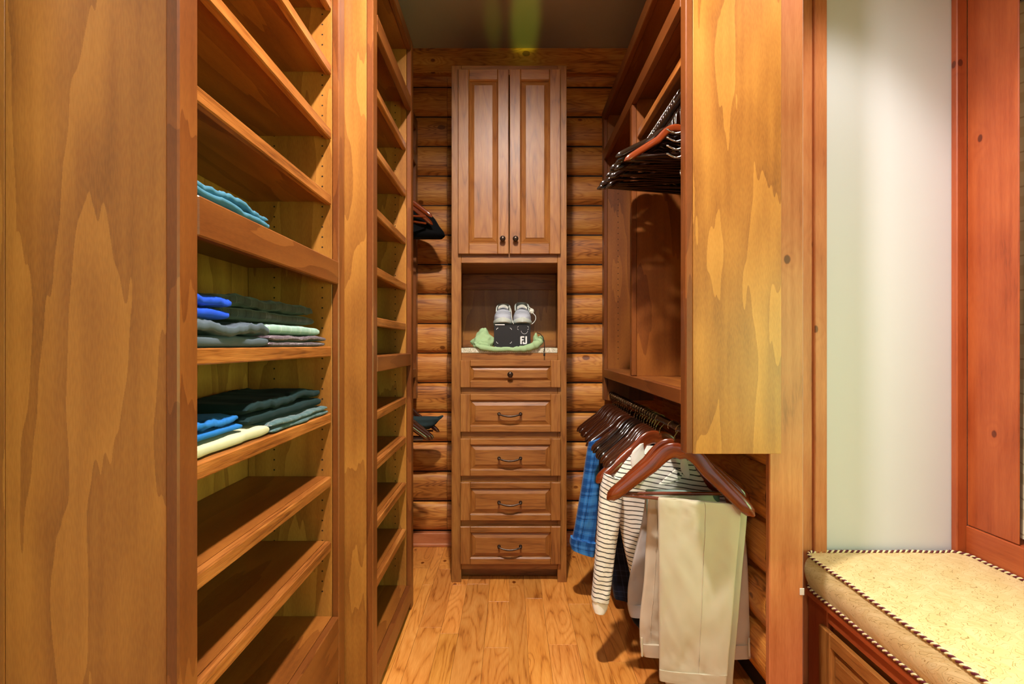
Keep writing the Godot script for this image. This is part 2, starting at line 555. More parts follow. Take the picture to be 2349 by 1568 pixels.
func view_and_light() -> void:
	var cam := Camera3D.new()
	cam.name = "camera"
	add_child(cam)
	cam.position = Vector3(0, EYE, 0)
	var near := 0.05
	cam.set_frustum(near * 1568.0 / F, Vector2(1.5, 6.0) / F * near, near, 60.0)
	cam.current = true
	var we := WorldEnvironment.new()
	we.name = "world_environment"
	var e := Environment.new()
	e.background_mode = Environment.BG_SKY
	var sky := Sky.new()
	var sm := ProceduralSkyMaterial.new()
	sm.sky_top_color = hx("9db8d6")
	sm.sky_horizon_color = hx("d5e0e0")
	sm.ground_bottom_color = hx("55702f")
	sm.ground_horizon_color = hx("8fa466")
	sky.sky_material = sm
	e.sky = sky
	e.background_energy_multiplier = 1.2
	e.tonemap_mode = Environment.TONE_MAPPER_LINEAR
	e.tonemap_exposure = 1.0
	e.sdfgi_enabled = true
	e.ssao_enabled = true
	e.ssil_enabled = true
	we.environment = e
	add_child(we)
	# daylight of the alcove's window (right), on greenery, then an added fill behind the eye
	window_light("window_light", Vector3(1.585, 1.08, -0.25), Vector3(-1, 0, 0), Vector2(1.25, 0.95), hx("c6ffa6"), 3.0)
	window_light("window_light_001", Vector3(0.35, 1.4, 2.15), Vector3(0, 0, -1), Vector2(2.0, 1.5), hx("fff4e6"), 0.35)
	added_green_spot("window_light_002", 0.075, 1.15, 26.0)
	added_green_spot("window_light_003", -0.10, 0.7, 9.0)

# an added spotlight, no fitting, for the strip of green daylight on the ceiling
func added_green_spot(called: String, x: float, width: float, energy: float) -> void:
	var l := SpotLight3D.new()
	l.name = called
	l.light_color = hx("b4d838")
	l.light_energy = energy
	l.spot_angle = width
	l.spot_angle_attenuation = 0.8
	l.spot_range = 12.0
	l.spot_attenuation = 2.0
	l.light_size = 0.02
	l.shadow_enabled = true
	add_child(l)
	l.position = Vector3(x, 1.9, 2.1)
	l.basis = Basis.looking_at(Vector3(x, CEIL, -2.72) - l.position, Vector3.UP)

func window_light(called: String, p: Vector3, dir: Vector3, size: Vector2, col: Color, energy: float) -> void:
	var l := AreaLight3D.new()
	l.name = called
	l.area_size = size
	l.light_color = col
	l.light_energy = energy
	l.shadow_enabled = true
	add_child(l)
	l.position = p
	l.basis = Basis.looking_at(dir, Vector3.UP)

func ceiling_lamp(p: Vector3, label: String, energy: float, angle: float, col: Color, aim := Vector3.DOWN, soft := 0.5) -> void:
	var o := thing("ceiling_light", p, label, "ceiling light", "recessed ceiling lights")
	var mb := newmb(M.lamp_trim, 0.0)
	mb.lathe(p, [[0.095, 0.0], [0.095, -0.006], [0.085, -0.01], [0.072, -0.006], [0.07, 0.0]], Vector3.UP, 24)
	obj("trim_ring", mb, M.lamp_trim, o)
	mb = newmb(M.lamp_glass, 0.0)
	mb.lathe(p, [[0.001, -0.003], [0.07, -0.003], [0.07, 0.0]], Vector3.UP, 24)
	obj("lens", mb, M.lamp_glass, o)
	var l := SpotLight3D.new()
	l.name = numbered("lamp_light", o)
	l.light_color = col
	l.light_energy = energy
	l.spot_angle = angle
	l.spot_angle_attenuation = soft
	l.spot_range = 12.0
	l.spot_attenuation = 2.0
	l.light_size = 0.05
	l.shadow_enabled = true
	o.add_child(l)
	l.position = Vector3(0, -0.02, 0)
	l.basis = Basis.looking_at(aim, Vector3.FORWARD)

func lamps() -> void:
	var warm := hx("fff5ea")
	ceiling_lamp(Vector3(-0.03, CEIL, -1.0), "recessed ceiling light over the closet aisle", 8.7, 82.0, warm, Vector3.DOWN, 0.75)
	ceiling_lamp(Vector3(0.0, CEIL, 0.25), "recessed ceiling light over the open room in front of the closet", 2.0, 80.0, warm)
	ceiling_lamp(Vector3(0.99, CEIL, -1.33), "recessed ceiling light over the window seat", 1.75, 37.0, warm, Vector3(0.07, -1.0, -0.05))

# ------------------------------------------------------------------ room shell
func slab(called: String, x0: float, x1: float, y0: float, y1: float, d0: float, d1: float, m: Material, parent: Node = self, g := 1, bev := 0.0) -> MeshInstance3D:
	var o := board(called, x0, x1, y0, y1, d0, d1, g, m, parent, bev, 0.0)
	if parent == self:
		o.set_meta("kind", "structure")
	return o

# one half-round log of a log wall: from "a" to "b" along the wall, bulging towards "outw"
func log_piece(a: Vector3, b: Vector3, outw: Vector3, hh: float, parent: Node) -> void:
	var mb := newmb(M.log, 0.16)
	mb.off.x *= mb.tile.x - 0.21
	var rows: Array = []
	var uvs: Array = []
	var nseg := 14
	var len := a.distance_to(b)
	var dir := (b - a).normalized()
	var count := maxi(2, int(len / 0.12))
	for r in count + 1:
		var row := PackedVector3Array()
		var ur := PackedVector2Array()
		var p := a.lerp(b, float(r) / count)
		for k in nseg + 1:
			var q := lerpf(-1.0, 1.0, float(k) / nseg)
			var bulge := 0.040 * sqrt(maxf(0.0, 1.0 - pow(absf(q), 2.3))) + 0.002 * nz(p.x * 4.0 + p.z * 4.0, p.y * 9.0 + q * 2.0)
			row.append(p + Vector3(0, q * (hh * 0.5 - 0.0004), 0) + outw * bulge)
			ur.append(Vector2((mb.off.x + k * hh * 1.15 / nseg) / mb.tile.x, (mb.off.y + len * r / count) / mb.tile.y))
		rows.append(row)
		uvs.append(ur)
	mb.grid(rows, uvs, false, false, outw)
	obj("log", mb, M.log, parent)

func room() -> void:
	# floor: boards of uneven width that run down the closet
	var fl := thing("floor", Vector3(0, 0, -1.5), "oak strip floor in honey tones", "", "", "structure")
	slab("subfloor", -0.97, 1.85, -0.1, -0.012, -2.3, 3.2, M.oak, fl, 2)
	slab("room_floor", -0.95, 1.8, -0.02, 0.0, -2.3, 1.0, M.oak, fl, 2)
	var xs := [-0.86, -0.76, -0.66, -0.555, -0.444, -0.393, -0.296, -0.22, -0.109, -0.01, 0.064, 0.148, 0.264, 0.365, 0.45, 0.54, 0.62, 0.71, 0.83, 0.93, 1.02, 1.12]
	for k in xs.size() - 1:
		var d := 1.0
		var first := true
		while d < BACK + 0.03:
			var l := rng.randf_range(0.3, 0.95)
			if first: l = rng.randf_range(0.2, 0.8)
			first = false
			var e := minf(d + l, BACK + 0.04)
			if BACK - e < 0.15: e = BACK + 0.04
			if xs[k] < 0.85 or d < 1.7:
				var o := board("plank", xs[k] + 0.0004, xs[k + 1] - 0.0004, -0.02, 0.0, d + 0.0004, e - 0.0004, 2, M.oak, fl, 0.0004, 0.0)
				var mm: ArrayMesh = o.mesh
				var tone := rng.randf_range(0.74, 1.0)
				retone(o, Color(tone, tone * rng.randf_range(0.9, 1.0), tone * rng.randf_range(0.82, 1.0)))
			d = e
	slab("ceiling", -0.97, 1.85, CEIL, CEIL + 0.12, -2.3, 3.2, M.ceiling)
	# back wall: a slab faced with half logs
	var wb := thing("wall_back", Vector3(0, 0, -BACK), "log wall behind the tall cabinet", "", "", "structure")
	slab("wall_core", -0.97, 0.97, 0.0, CEIL, BACK + 0.03, BACK + 0.15, M.dark, wb)
	var pitch := 0.1779
	var y := 0.081
	for k in 16:
		var yc := y + pitch * (k + 0.5)
		# the half logs butt against a scribed joint close to the tower
		log_piece(Vector3(-0.84, yc, -BACK - 0.035), Vector3(-0.384, yc, -BACK - 0.035), Vector3(0, 0, 1), pitch, wb)
		log_piece(Vector3(-0.3825, yc, -BACK - 0.037), Vector3(0.84, yc, -BACK - 0.037), Vector3(0, 0, 1), pitch, wb)
	tag(board("baseboard_back", -0.84, 0.84, 0.0, 0.078, BACK - 0.01, BACK + 0.03, 0, M.pine, self, 0.004), "flat pine baseboard under the log wall", "", "", "structure")
	var sh := slab("baseboard_shoe", -0.84, 0.84, 0.0, 0.02, BACK - 0.024, BACK - 0.008, M.pine, self, 0, 0.005)
	sh.name = "trim_1"
	var tb := board("trim_2", -0.84, 0.84, 2.80, CEIL, BACK - 0.045, BACK + 0.03, 0, M.log, self, 0.003)
	tag(tb, "wide header board over the log wall", "", "", "structure")
	# right wall of the closet: log faced, ends at a pine post towards the room
	var wr := thing("wall_right", Vector3(0.84, 0, -2.3), "log wall behind the hanging clothes", "", "", "structure")
	slab("wall_core", 0.86, 0.93, 0.0, CEIL, 1.626, BACK + 0.15, M.dark, wr)
	for k in 16:
		var yc := y + pitch * (k + 0.5)
		log_piece(Vector3(0.857, yc, -1.6255), Vector3(0.857, yc, -BACK), Vector3(-1, 0, 0), pitch, wr)
	slab("wall_partition", 0.93, 0.94, 0.0, CEIL, 1.63, 1.9, M.paint)
	slab("trim_3", 0.8166, 0.924, 0.0, CEIL, 1.60, 1.625, M.pine, self, 1, 0.003)
	slab("trim_4", 0.93, 1.0665, 0.0, CEIL, 1.788, 1.80, M.pine, self, 1, 0.003)
	slab("trim_5", 1.066, 1.1095, 0.0, CEIL, 1.775, 1.80, M.pine, self, 1, 0.003)
	slab("wall_alcove", 0.93, 1.85, 0.0, CEIL, 1.80, 1.92, M.paint)
	slab("trim_6", 1.5640, 1.602, 0.3, CEIL, 1.775, 1.80, M.redpine, self, 1, 0.003)
	# window wall of the alcove, with its opening
	var ww := thing("wall_window", Vector3(1.7, 0, -0.5), "wall that holds the alcove window", "", "", "structure")
	slab("wall_below", 1.607, 1.80, 0.0, 0.555, -0.95, 1.68, M.outer, ww)
	slab("wall_above", 1.607, 1.80, 2.35, CEIL, -0.95, 1.68, M.outer, ww)
	slab("wall_far", 1.607, 1.80, 0.0, CEIL, 1.68, 1.92, M.outer, ww)
	slab("wall_near", 1.607, 1.80, 0.0, CEIL, -2.3, -0.95, M.outer, ww)
	slab("trim_7", 1.60, 1.606, 0.568, CEIL, 1.595, 1.775, M.redpine, self, 1, 0.002)
	slab("trim_8", 1.594, 1.606, 0.30, 0.566, -0.95, 1.775, M.redpine, self, 2, 0.003)
	slab("trim_9", 1.6065, 1.79, 0.556, 0.567, -0.94, 1.675, M.redpine, self, 2, 0.003)
	slab("trim_10", 1.60, 1.606, 2.35, CEIL, -0.95, 1.594, M.redpine, self, 2, 0.003)
	var wi := thing("window_1", Vector3(1.74, 0.567, -0.94), "alcove window behind a checked curtain", "", "", "structure")
	for q in [[0.57, 0.62, -0.945, 1.675], [2.295, 2.345, -0.945, 1.675], [1.42, 1.46, -0.895, 1.625]]:
		slab("rail", 1.72, 1.76, q[0], q[1], q[2], q[3], M.redpine, wi, 2, 0.004)
	for q in [[-0.945, -0.895], [1.625, 1.675], [0.34, 0.38]]:
		slab("stile", 1.72, 1.76, 0.62, 2.295, q[0], q[1], M.redpine, wi, 1, 0.004)
	slab("pane", 1.738, 1.742, 0.61, 2.30, -0.9, 1.63, M.glass, wi)
	# the rest of the room, round and behind the eye
	slab("wall_left", -0.97, -0.85, 0.0, CEIL, -2.3, 3.2, M.outer)
	var wf := thing("wall_front", Vector3(0, 0, 2.2), "wall behind the viewer with a wide window", "", "", "structure")
	slab("wall_below", -0.97, 1.85, 0.0, 0.6, -2.32, -2.2, M.outer, wf)
	slab("wall_above", -0.97, 1.85, 2.4, CEIL, -2.32, -2.2, M.outer, wf)
	slab("wall_side", -0.97, -0.7, 0.6, 2.4, -2.32, -2.2, M.outer, wf)
	slab("wall_side", 1.4, 1.85, 0.6, 2.4, -2.32, -2.2, M.outer, wf)
	var w2 := thing("window_2", Vector3(0.35, 0.6, 2.25), "wide window behind the viewer", "", "", "structure")
	for q in [[-0.7, -0.65], [1.35, 1.4], [0.32, 0.38]]:
		slab("stile", q[0], q[1], 0.6, 2.4, -2.28, -2.24, M.redpine, w2, 1, 0.003)
	slab("pane", -0.68, 1.38, 0.61, 2.39, -2.262, -2.258, M.glass, w2)
	var gr := slab("lawn", -30.0, 30.0, -0.9, -0.6, -30.0, 30.0, M.grass)
	gr.name = "ground"
	# curtain: soft folds behind the casing
	var cu := thing("window_curtain", Vector3(1.632, 0.6, -1.0), "cream and tan checked curtain behind the orange window casing", "curtain")
	var mb := newmb(M.curtain, 0.0)
	var rows: Array = []
	var uvs: Array = []
	for r in 13:
		var row := PackedVector3Array()
		var ur := PackedVector2Array()
		for k in 91:
			var d := lerpf(1.1, 1.672, k / 90.0)
			row.append(Vector3(1.632 + 0.012 * sin(d * 62.0 + 0.2 * r) + 0.004 * nz(d * 9.0, r * 0.4), lerpf(0.585, 2.3, r / 12.0), -d))
			ur.append(Vector2(d * 1.5 / 0.11, lerpf(0.6, 2.3, r / 12.0) / 0.11))
		rows.append(row)
		uvs.append(ur)
	mb.grid(rows, uvs, false, false, Vector3(-1, 0, 0))
	obj("panel", mb, M.curtain, cu)
	mb = newmb(M.bronze, 0.0)
	mb.tube(PackedVector3Array([Vector3(1.632, 2.31, -1.05), Vector3(1.632, 2.31, -1.674)]), 0.008, 8)
	obj("rod", mb, M.bronze, cu)

func retone(o: MeshInstance3D, tone: Color) -> void:
	var arr: Array = o.mesh.surface_get_arrays(0)
	var c := PackedColorArray()
	c.resize(arr[Mesh.ARRAY_VERTEX].size())
	c.fill(tone)
	arr[Mesh.ARRAY_COLOR] = c
	var m := ArrayMesh.new()
	m.add_surface_from_arrays(Mesh.PRIMITIVE_TRIANGLES, arr)
	var k := o.get_surface_override_material(0)
	o.mesh = m
	o.set_surface_override_material(0, k)

# ------------------------------------------------------------------ shelving and hanging units
# rows of little bored holes on a panel that faces the eye, at distance d
func pin_holes(parent: Node, xs: Array, y0: float, y1: float, d: float) -> void:
	var mb := newmb(M.hole, 0.0)
	for x in xs:
		var y := y0
		while y < y1:
			var c := Vector3(x, y, -d + 0.0004)
			var row := PackedVector3Array()
			for k in 7:
				row.append(c + Vector3(cos(TAU * k / 7.0), sin(TAU * k / 7.0), 0) * 0.0027)
			mb.fan(row, Vector3(0, 0, 1))
			y += 0.032
	tag(obj("pin_holes", mb, M.hole, parent), "", "", "", "stuff")

func left_units() -> void:
	var xb := -0.833
	# --- near bay: wide shelves with folded clothes
	var x := -0.5454
	var t := 0.022
	var u := thing("shelving_unit", Vector3(-0.69, 0, -1.24), "nearest maple shelving unit on the left, holding folded clothes", "shelving unit", "shelving along the left wall")
	var sp := board("side_panel", xb, x - t, 0.0, 2.75, 0.832, 0.851, 1, M.maple, u, 0.001, 0.0)
	sp.set_meta("label", "wide end panel with flame figured veneer")
	var fp := board("side_panel", xb, x - t - 0.0005, 0.0, 2.75, 1.600, 1.619, 1, M.maple, u, 0.001, 0.03)
	pin_holes(u, [-0.80 + 0.05, -0.598], 0.42, 2.6, 1.600)
	board("back_panel", xb - 0.012, xb - 0.001, 0.0, 2.75, 0.832, 1.62, 1, M.maple, u, 0.001, 0.03)
	board("stile", x - t, x, 0.0, 2.75, 0.829, 0.881, 1, M.stile, u, 0.003)
	board("stile", x - t, x, 0.0, 2.75, 1.600, 1.655, 1, M.stile, u, 0.003)
	board("top_rail", x - t, x - 0.0002, 2.62, 2.75, 0.882, 1.599, 2, M.stile, u, 0.003)
	for y in [2.487, 2.284, 2.081, 1.878, 1.671, 1.1936, 0.984, 0.784, 0.580]:
		shelf(u, xb, x - t - 0.001, y, 0.852, 1.599)
	for q in [[1.4617, 0.072], [0.342, 0.20]]:
		fixed_shelf(u, xb, x - t, x, q[0], q[1], 0.852, 1.599, 0.882, 1.599)
	board("toe_kick", x - 0.06, x - 0.045, 0.0, 0.14, 0.852, 1.6, 2, M.stile, u)
	# --- second bay: stands further out into the aisle
	x = -0.4526
	var u2 := thing("shelving_unit", Vector3(-0.64, 0, -2.0), "second maple shelving unit on the left, with empty close-set shoe shelves", "shelving unit", "shelving along the left wall")
	sp = board("side_panel", xb, x - t, 0.0, 2.58, 1.659, 1.678, 1, M.maple, u2, 0.001, 0.0)
	board("side_cap", xb, x - t - 0.001, 2.5, 2.75, 1.659, 1.678, 1, M.maple, u2, 0.001, 0.1).position.y += 0.082
	board("side_panel", xb, x - t - 0.0005, 0.0, 2.58, 2.287, 2.306, 1, M.maple, u2, 0.001, 0.03)
	pin_holes(u2, [-0.525, -0.75], 0.2, 2.4, 2.287)
	board("back_panel", xb - 0.012, xb - 0.001, 0.0, 2.58, 1.66, 2.31, 1, M.maple, u2, 0.001, 0.03)
	board("stile", x - t, x, 0.0, 2.75, 1.656, 1.708, 1, M.stile, u2, 0.003)
	board("stile", x - t, x, 0.0, 2.58, 2.287, 2.335, 1, M.stile, u2, 0.003)
	board("top_rail", x - t, x - 0.0002, 2.529, 2.58, 1.709, 2.286, 2, M.stile, u2, 0.003)
	board("top_panel", xb, x - t, 2.535, 2.555, 1.679, 2.286, 2, M.maple_shaded, u2, 0.001)
	for y in [2.109, 1.899, 1.684, 1.4756, 1.2965, 0.964, 0.7866, 0.578, 0.369]:
		shelf(u2, xb, x - t - 0.001, y, 1.679, 2.286)
	for q in [[2.318, 0.063], [1.1606, 0.054], [0.113, 0.078]]:
		fixed_shelf(u2, xb, x - t, x, q[0], q[1], 1.679, 2.286, 1.709, 2.286)
	board("toe_kick", x - 0.06, x - 0.045, 0.0, 0.1, 1.679, 2.286, 2, M.stile, u2)
	# --- third: a hanging section, mostly hidden behind the second bay
	x = -0.5454
	var u3 := thing("hanging_unit", Vector3(-0.69, 0.888, -2.65), "far left hanging unit beside the log wall, mostly hidden behind shelves", "wardrobe unit")
	board("side_panel", xb, x - t, 0.888, 2.50, 2.34, 2.359, 1, M.maple_shaded, u3, 0.001)
	board("side_panel", xb, x - t, 0.888, 2.50, 2.90, 2.919, 1, M.maple_shaded, u3, 0.001)
	board("back_panel", xb - 0.012, xb - 0.001, 0.888, 2.50, 2.34, 2.92, 1, M.maple, u3, 0.001)
	board("stile", x - t, x, 0.888, 2.50, 2.9, 2.945, 1, M.stile, u3, 0.003)
	board("stile", x - t, x, 0.888, 2.50, 2.338, 2.38, 1, M.stile, u3, 0.003)
	board("top_rail", x - t, x + 0.0002, 2.43, 2.50, 2.381, 2.899, 2, M.stile, u3, 0.003)
	fixed_shelf(u3, xb, x - t, x, 2.29, 0.06, 2.36, 2.899, 2.381, 2.899)
	fixed_shelf(u3, xb, x - t, x, 1.064, 0.05, 2.36, 2.899, 2.381, 2.899)
	for y in [1.86, 0.96]:
		var mb := newmb(M.rod, 0.0)
		mb.tube(PackedVector3Array([Vector3(-0.6, y, -2.36), Vector3(-0.6, y, -2.90)]), 0.0125, 12)
		obj("clothes_rod", mb, M.rod, u3)

# a loose shelf with a rounded nosing along its front (towards the aisle at xf)
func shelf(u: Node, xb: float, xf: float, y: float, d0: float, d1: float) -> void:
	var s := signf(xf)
	var o := board("shelf", xb, xf - s * 0.0, y - 0.0, y - 0.019, d0, d1, 2, M.maple_shaded, u, 0.001, 0.05)
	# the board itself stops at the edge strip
	var mb := newmb(M.maple_shaded, 0.06)
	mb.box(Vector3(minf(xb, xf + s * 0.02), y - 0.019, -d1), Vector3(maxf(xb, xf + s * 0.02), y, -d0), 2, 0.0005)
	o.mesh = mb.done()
	o.set_surface_override_material(0, M.maple_shaded)
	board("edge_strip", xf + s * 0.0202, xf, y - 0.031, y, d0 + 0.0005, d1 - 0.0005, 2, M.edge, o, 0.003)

# a shelf fixed behind a rail that lies flush with the face frame
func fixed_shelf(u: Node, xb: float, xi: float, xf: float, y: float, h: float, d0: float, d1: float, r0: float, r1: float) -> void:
	board("fixed_shelf", xb, xi, y - 0.019, y, d0, d1, 2, M.maple_shaded, u, 0.0005)
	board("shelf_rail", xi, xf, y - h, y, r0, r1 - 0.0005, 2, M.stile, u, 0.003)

func right_unit() -> void:
	var x := 0.520
	var t := 0.022
	var xb := 0.802
	var y0 := 0.874
	var y1 := 2.526
	var u := thing("hanging_unit", Vector3(0.66, y0, -2.2), "maple hanging unit on the right with a rail of clothes beneath", "wardrobe unit")
	var sp := board("side_panel", x + t, xb + 0.004, y0, 2.75, 1.5085, 1.527, 1, M.maple, u, 0.001, 0.0)
	sp.set_meta("label", "finished end panel facing the room")
	board("stile", x, x + t, y0, 2.75, 1.508, 1.555, 1, M.stile, u, 0.003)
	board("divider", x + t, xb, 1.064, 2.26, 2.184, 2.203, 1, M.maple_shaded, u, 0.001)
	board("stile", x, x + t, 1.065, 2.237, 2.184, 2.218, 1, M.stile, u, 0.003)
	board("side_panel", x + t, xb, y0 + 0.012, y1, 2.844, 2.863, 1, M.maple_shaded, u, 0.001)
	pin_holes(u, [0.60, 0.77], 1.12, 2.2, 2.844)
	board("stile", x, x + t, y0 + 0.012, y1, 2.844, 2.895, 1, M.stile, u, 0.003)
	board("back_panel", xb, xb + 0.003, 0.99, 2.75, 1.53, 2.86, 1, M.maple, u, 0.0005)
	board("top_rail", x - 0.001, x + t, 2.468, y1, 1.556, 2.90, 2, M.stile, u, 0.003)
	board("top_panel", x + t, xb, 2.49, 2.51, 1.53, 2.86, 2, M.maple_shaded, u, 0.001)
	fixed_shelf(u, xb, x + t, x, 2.296, 0.058, 1.528, 2.843, 1.556, 2.844)
	fixed_shelf(u, xb, x + t, x, 1.064, 0.048, 1.528, 2.843, 1.556, 2.844)
	shelf(u, xb, x + t + 0.001, 2.122, 1.528, 2.183)
	for q in [[0.923, 1.528, 2.843], [2.015, 1.528, 2.183]]:
		var mb := newmb(M.rod, 0.0)
		mb.tube(PackedVector3Array([Vector3(0.56, q[0], -q[1]), Vector3(0.56, q[0], -q[2])]), 0.0125, 14)
		obj("clothes_rod", mb, M.rod, u)

# ------------------------------------------------------------------ the tower of doors and drawers
const TD := 2.555   # distance of its face

func tx(px: float) -> float: return (px - VX) * TD / F
func ty(py: float) -> float: return EYE - (py - VY) * TD / F

# a bevelled strip between two rectangles at different depths (raised panel slope), facing the eye
func slopes(mb: MB, a: Rect2, za: float, b: Rect2, zb: float) -> void:
	var p := [Vector3(a.position.x, a.position.y, za), Vector3(a.end.x, a.position.y, za), Vector3(a.end.x, a.end.y, za), Vector3(a.position.x, a.end.y, za)]
	var q := [Vector3(b.position.x, b.position.y, zb), Vector3(b.end.x, b.position.y, zb), Vector3(b.end.x, b.end.y, zb), Vector3(b.position.x, b.end.y, zb)]
	for k in 4:
		var j := (k + 1) % 4
		var nn: Vector3 = (p[j] - p[k]).cross(q[k] - p[k]).normalized()
		if nn.z < 0.0: nn = -nn
		mb.face(p[k], p[j], q[j], q[k], nn, 2, 0 if k % 2 == 0 else 1)

func inset(r: Rect2, k: float) -> Rect2:
	return r.grow(-k)

# a framed front with a raised panel; z is its front face. Returns the front, whose pieces are children
func framed_front(called: String, parent: Node, r: Rect2, z: float, th: float, sw: float, rh: float, g: int) -> MeshInstance3D:
	var m: Material = M.cabinet
	var mb := newmb(m, 0.05)
	mb.box(Vector3(r.position.x + 0.004, r.position.y + 0.004, z - th), Vector3(r.end.x - 0.004, r.end.y - 0.004, z - th + 0.004), g, 0.001)
	var front := obj(called, mb, m, parent)
	for s in 2:
		mb = newmb(m, 0.07)
		var x0 := r.position.x if s == 0 else r.end.x - sw
		mb.box(Vector3(x0, r.position.y, z - th + 0.004), Vector3(x0 + sw, r.end.y, z), 1, 0.003)
		obj("stile", mb, m, front)
		mb = newmb(m, 0.07)
		var y0 := r.position.y if s == 0 else r.end.y - rh
		mb.box(Vector3(r.position.x + sw + 0.0003, y0, z - th + 0.004), Vector3(r.end.x - sw - 0.0003, y0 + rh, z), 0, 0.003)
		obj("rail", mb, m, front)
	var a := Rect2(r.position.x + sw, r.position.y + rh, r.size.x - 2 * sw, r.size.y - 2 * rh)
	mb = newmb(m, 0.05)
	mb.org = Vector3(a.position.x, a.position.y, 0.0)
	mb.off.x *= maxf(0.0, mb.tile.x - a.size.x)
	# bead of the frame, groove, wide bevel, raised field
	slopes(mb, a.grow(0.001), z - 0.0005, inset(a, 0.004), z - 0.006)
	slopes(mb, inset(a, 0.004), z - 0.006, inset(a, 0.0055), z - 0.0115)
	var bw := minf(0.026, a.size.y * 0.24)
	slopes(mb, inset(a, 0.0055), z - 0.0115, inset(a, bw), z - 0.0035)
	slopes(mb, inset(a, bw), z - 0.0035, inset(a, bw + 0.0008), z - 0.001)
	var b := inset(a, bw + 0.0008)
	var zz := z - 0.001
	mb.face(Vector3(b.position.x, b.position.y, zz), Vector3(b.end.x, b.position.y, zz), Vector3(b.end.x, b.end.y, zz), Vector3(b.position.x, b.end.y, zz), Vector3(0, 0, 1), 2, g)
	obj("raised_panel", mb, m, front)
	return front

func knob(parent: Node, p: Vector3, dir := Vector3(0, 0, 1)) -> void:
	var mb := newmb(M.bronze, 0.0)
	mb.lathe(p, [[0.009, 0.0], [0.009, 0.002], [0.0055, 0.004], [0.005, 0.012], [0.0085, 0.015], [0.0135, 0.019], [0.0145, 0.023], [0.012, 0.028], [0.006, 0.0305], [0.0, 0.031]], dir, 18)
	obj("knob", mb, M.bronze, parent)

func pull(parent: Node, p: Vector3) -> void:
	var mb := newmb(M.bronze, 0.0)
	for s in [-1.0, 1.0]:
		mb.lathe(p + Vector3(s * 0.054, 0.003, 0), [[0.0085, 0.0], [0.0085, 0.003], [0.005, 0.006], [0.0045, 0.016], [0.007, 0.019], [0.006, 0.023], [0.0, 0.025]], Vector3(0, 0, 1), 12)
	var path := PackedVector3Array()
	var ra := []
	for k in 17:
		var s := lerpf(-1.0, 1.0, k / 16.0)
		path.append(p + Vector3(s * 0.056, 0.003 - 0.009 * (1.0 - s * s) + 0.002 * s * s, 0.019 + 0.009 * (1.0 - s * s)))
		var r := 0.0032 + 0.0022 * (1.0 - s * s)
		ra.append(Vector2(r, r))
	mb.sweep(path, ra, 8)
	obj("pull", mb, M.bronze, parent)

func tower() -> void:
	var z := -TD
	var m: Material = M.cabinet
	var x0 := tx(1035.5)
	var x1 := tx(1300.0)
	var top := ty(150.0)
	var dep := BACK - 0.045
	var u := thing("storage_tower", Vector3((x0 + x1) / 2, 0, z - 0.2), "tall narrow cabinet with two doors, open niche and five drawers", "cabinet")
	board("side_panel", x0, x0 + 0.019, 0.0, top, TD + 0.021, dep, 1, m, u, 0.001)
	board("side_panel", x1 - 0.019, x1, 0.0, top, TD + 0.021, dep, 1, m, u, 0.001)
	board("stile", x0, tx(1058), 0.0, top, TD, TD + 0.02, 1, m, u, 0.002)
	board("stile", tx(1279), x1, 0.0, top, TD, TD + 0.02, 1, m, u, 0.002)
	var xa := tx(1058) + 0.0003
	var xc := tx(1279) - 0.0003
	for q in [[150.0, 172.0], [578.0, 603.0], [809.5, 830.0], [884.0, 908.0], [985.0, 1009.0], [1085.0, 1108.0], [1186.0, 1209.0], [1286.0, 1305.0]]:
		board("rail", xa, xc, ty(q[1]), ty(q[0]), TD, TD + 0.02, 0, m, u, 0.002)
	board("top_panel", x0 + 0.019, x1 - 0.019, top - 0.019, top, TD + 0.021, dep, 0, m, u, 0.001)
	board("niche_top", x0 + 0.019, x1 - 0.019, ty(603), ty(603) + 0.018, TD + 0.021, dep - 0.02, 0, m, u, 0.001)
	board("niche_floor", x0 + 0.019, x1 - 0.019, ty(809.5) - 0.018, ty(809.5) - 0.0005, TD + 0.021, dep - 0.02, 0, m, u, 0.001)
	board("back_panel", x0 + 0.019, x1 - 0.019, 0.12, top - 0.02, dep - 0.012, dep, 1, M.maple, u, 0.001)
	board("back_strip", x0 + 0.0195, x1 - 0.0195, ty(645), ty(604.5), dep - 0.03, dep - 0.0125, 0, m, u, 0.002)
	board("back_strip", x0 + 0.0195, x1 - 0.0195, ty(797), ty(778), dep - 0.03, dep - 0.0125, 0, m, u, 0.002)
	board("toe_kick", xa - 0.02, xc + 0.02, 0.0, ty(1305), TD + 0.075, TD + 0.09, 0, m, u, 0.002)
	for s in 2:
		var a := tx(1051.5) if s == 0 else tx(1169.0)
		var b := tx(1167.0) if s == 0 else tx(1285.0)
		var d := framed_front("door", u, Rect2(a, ty(584.0), b - a, ty(163.0) - ty(584.0)), z + 0.021, 0.02, 0.055, 0.055, 1)
		knob(d, Vector3(tx(1153.5) if s == 0 else tx(1182.5), ty(551.0), z + 0.021))
	var rows := [[825.5, 888.0], [903.0, 989.0], [1004.0, 1089.0], [1103.5, 1190.5], [1204.0, 1290.0]]
	for k in rows.size():
		var q: Array = rows[k]
		var d := framed_front("drawer", u, Rect2(tx(1056.5), ty(q[1]), tx(1285.5) - tx(1056.5), ty(q[0]) - ty(q[1])), z + 0.021, 0.02, 0.05, 0.031, 0)
		if k == 0:
			knob(d, Vector3(tx(1170.5), ty(857.5), z + 0.02))
		else:
			pull(d, Vector3(tx(1169.5), ty((q[0] + q[1]) * 0.5 + 3.0), z + 0.02))
	var c := board("granite_counter", xa, xc, ty(809.5), ty(797.5), TD - 0.002, dep - 0.031, 0, M.granite, self, 0.0025, 0.0)
	tag(c, "speckled cream granite slab in the open niche of the tall cabinet", "counter")

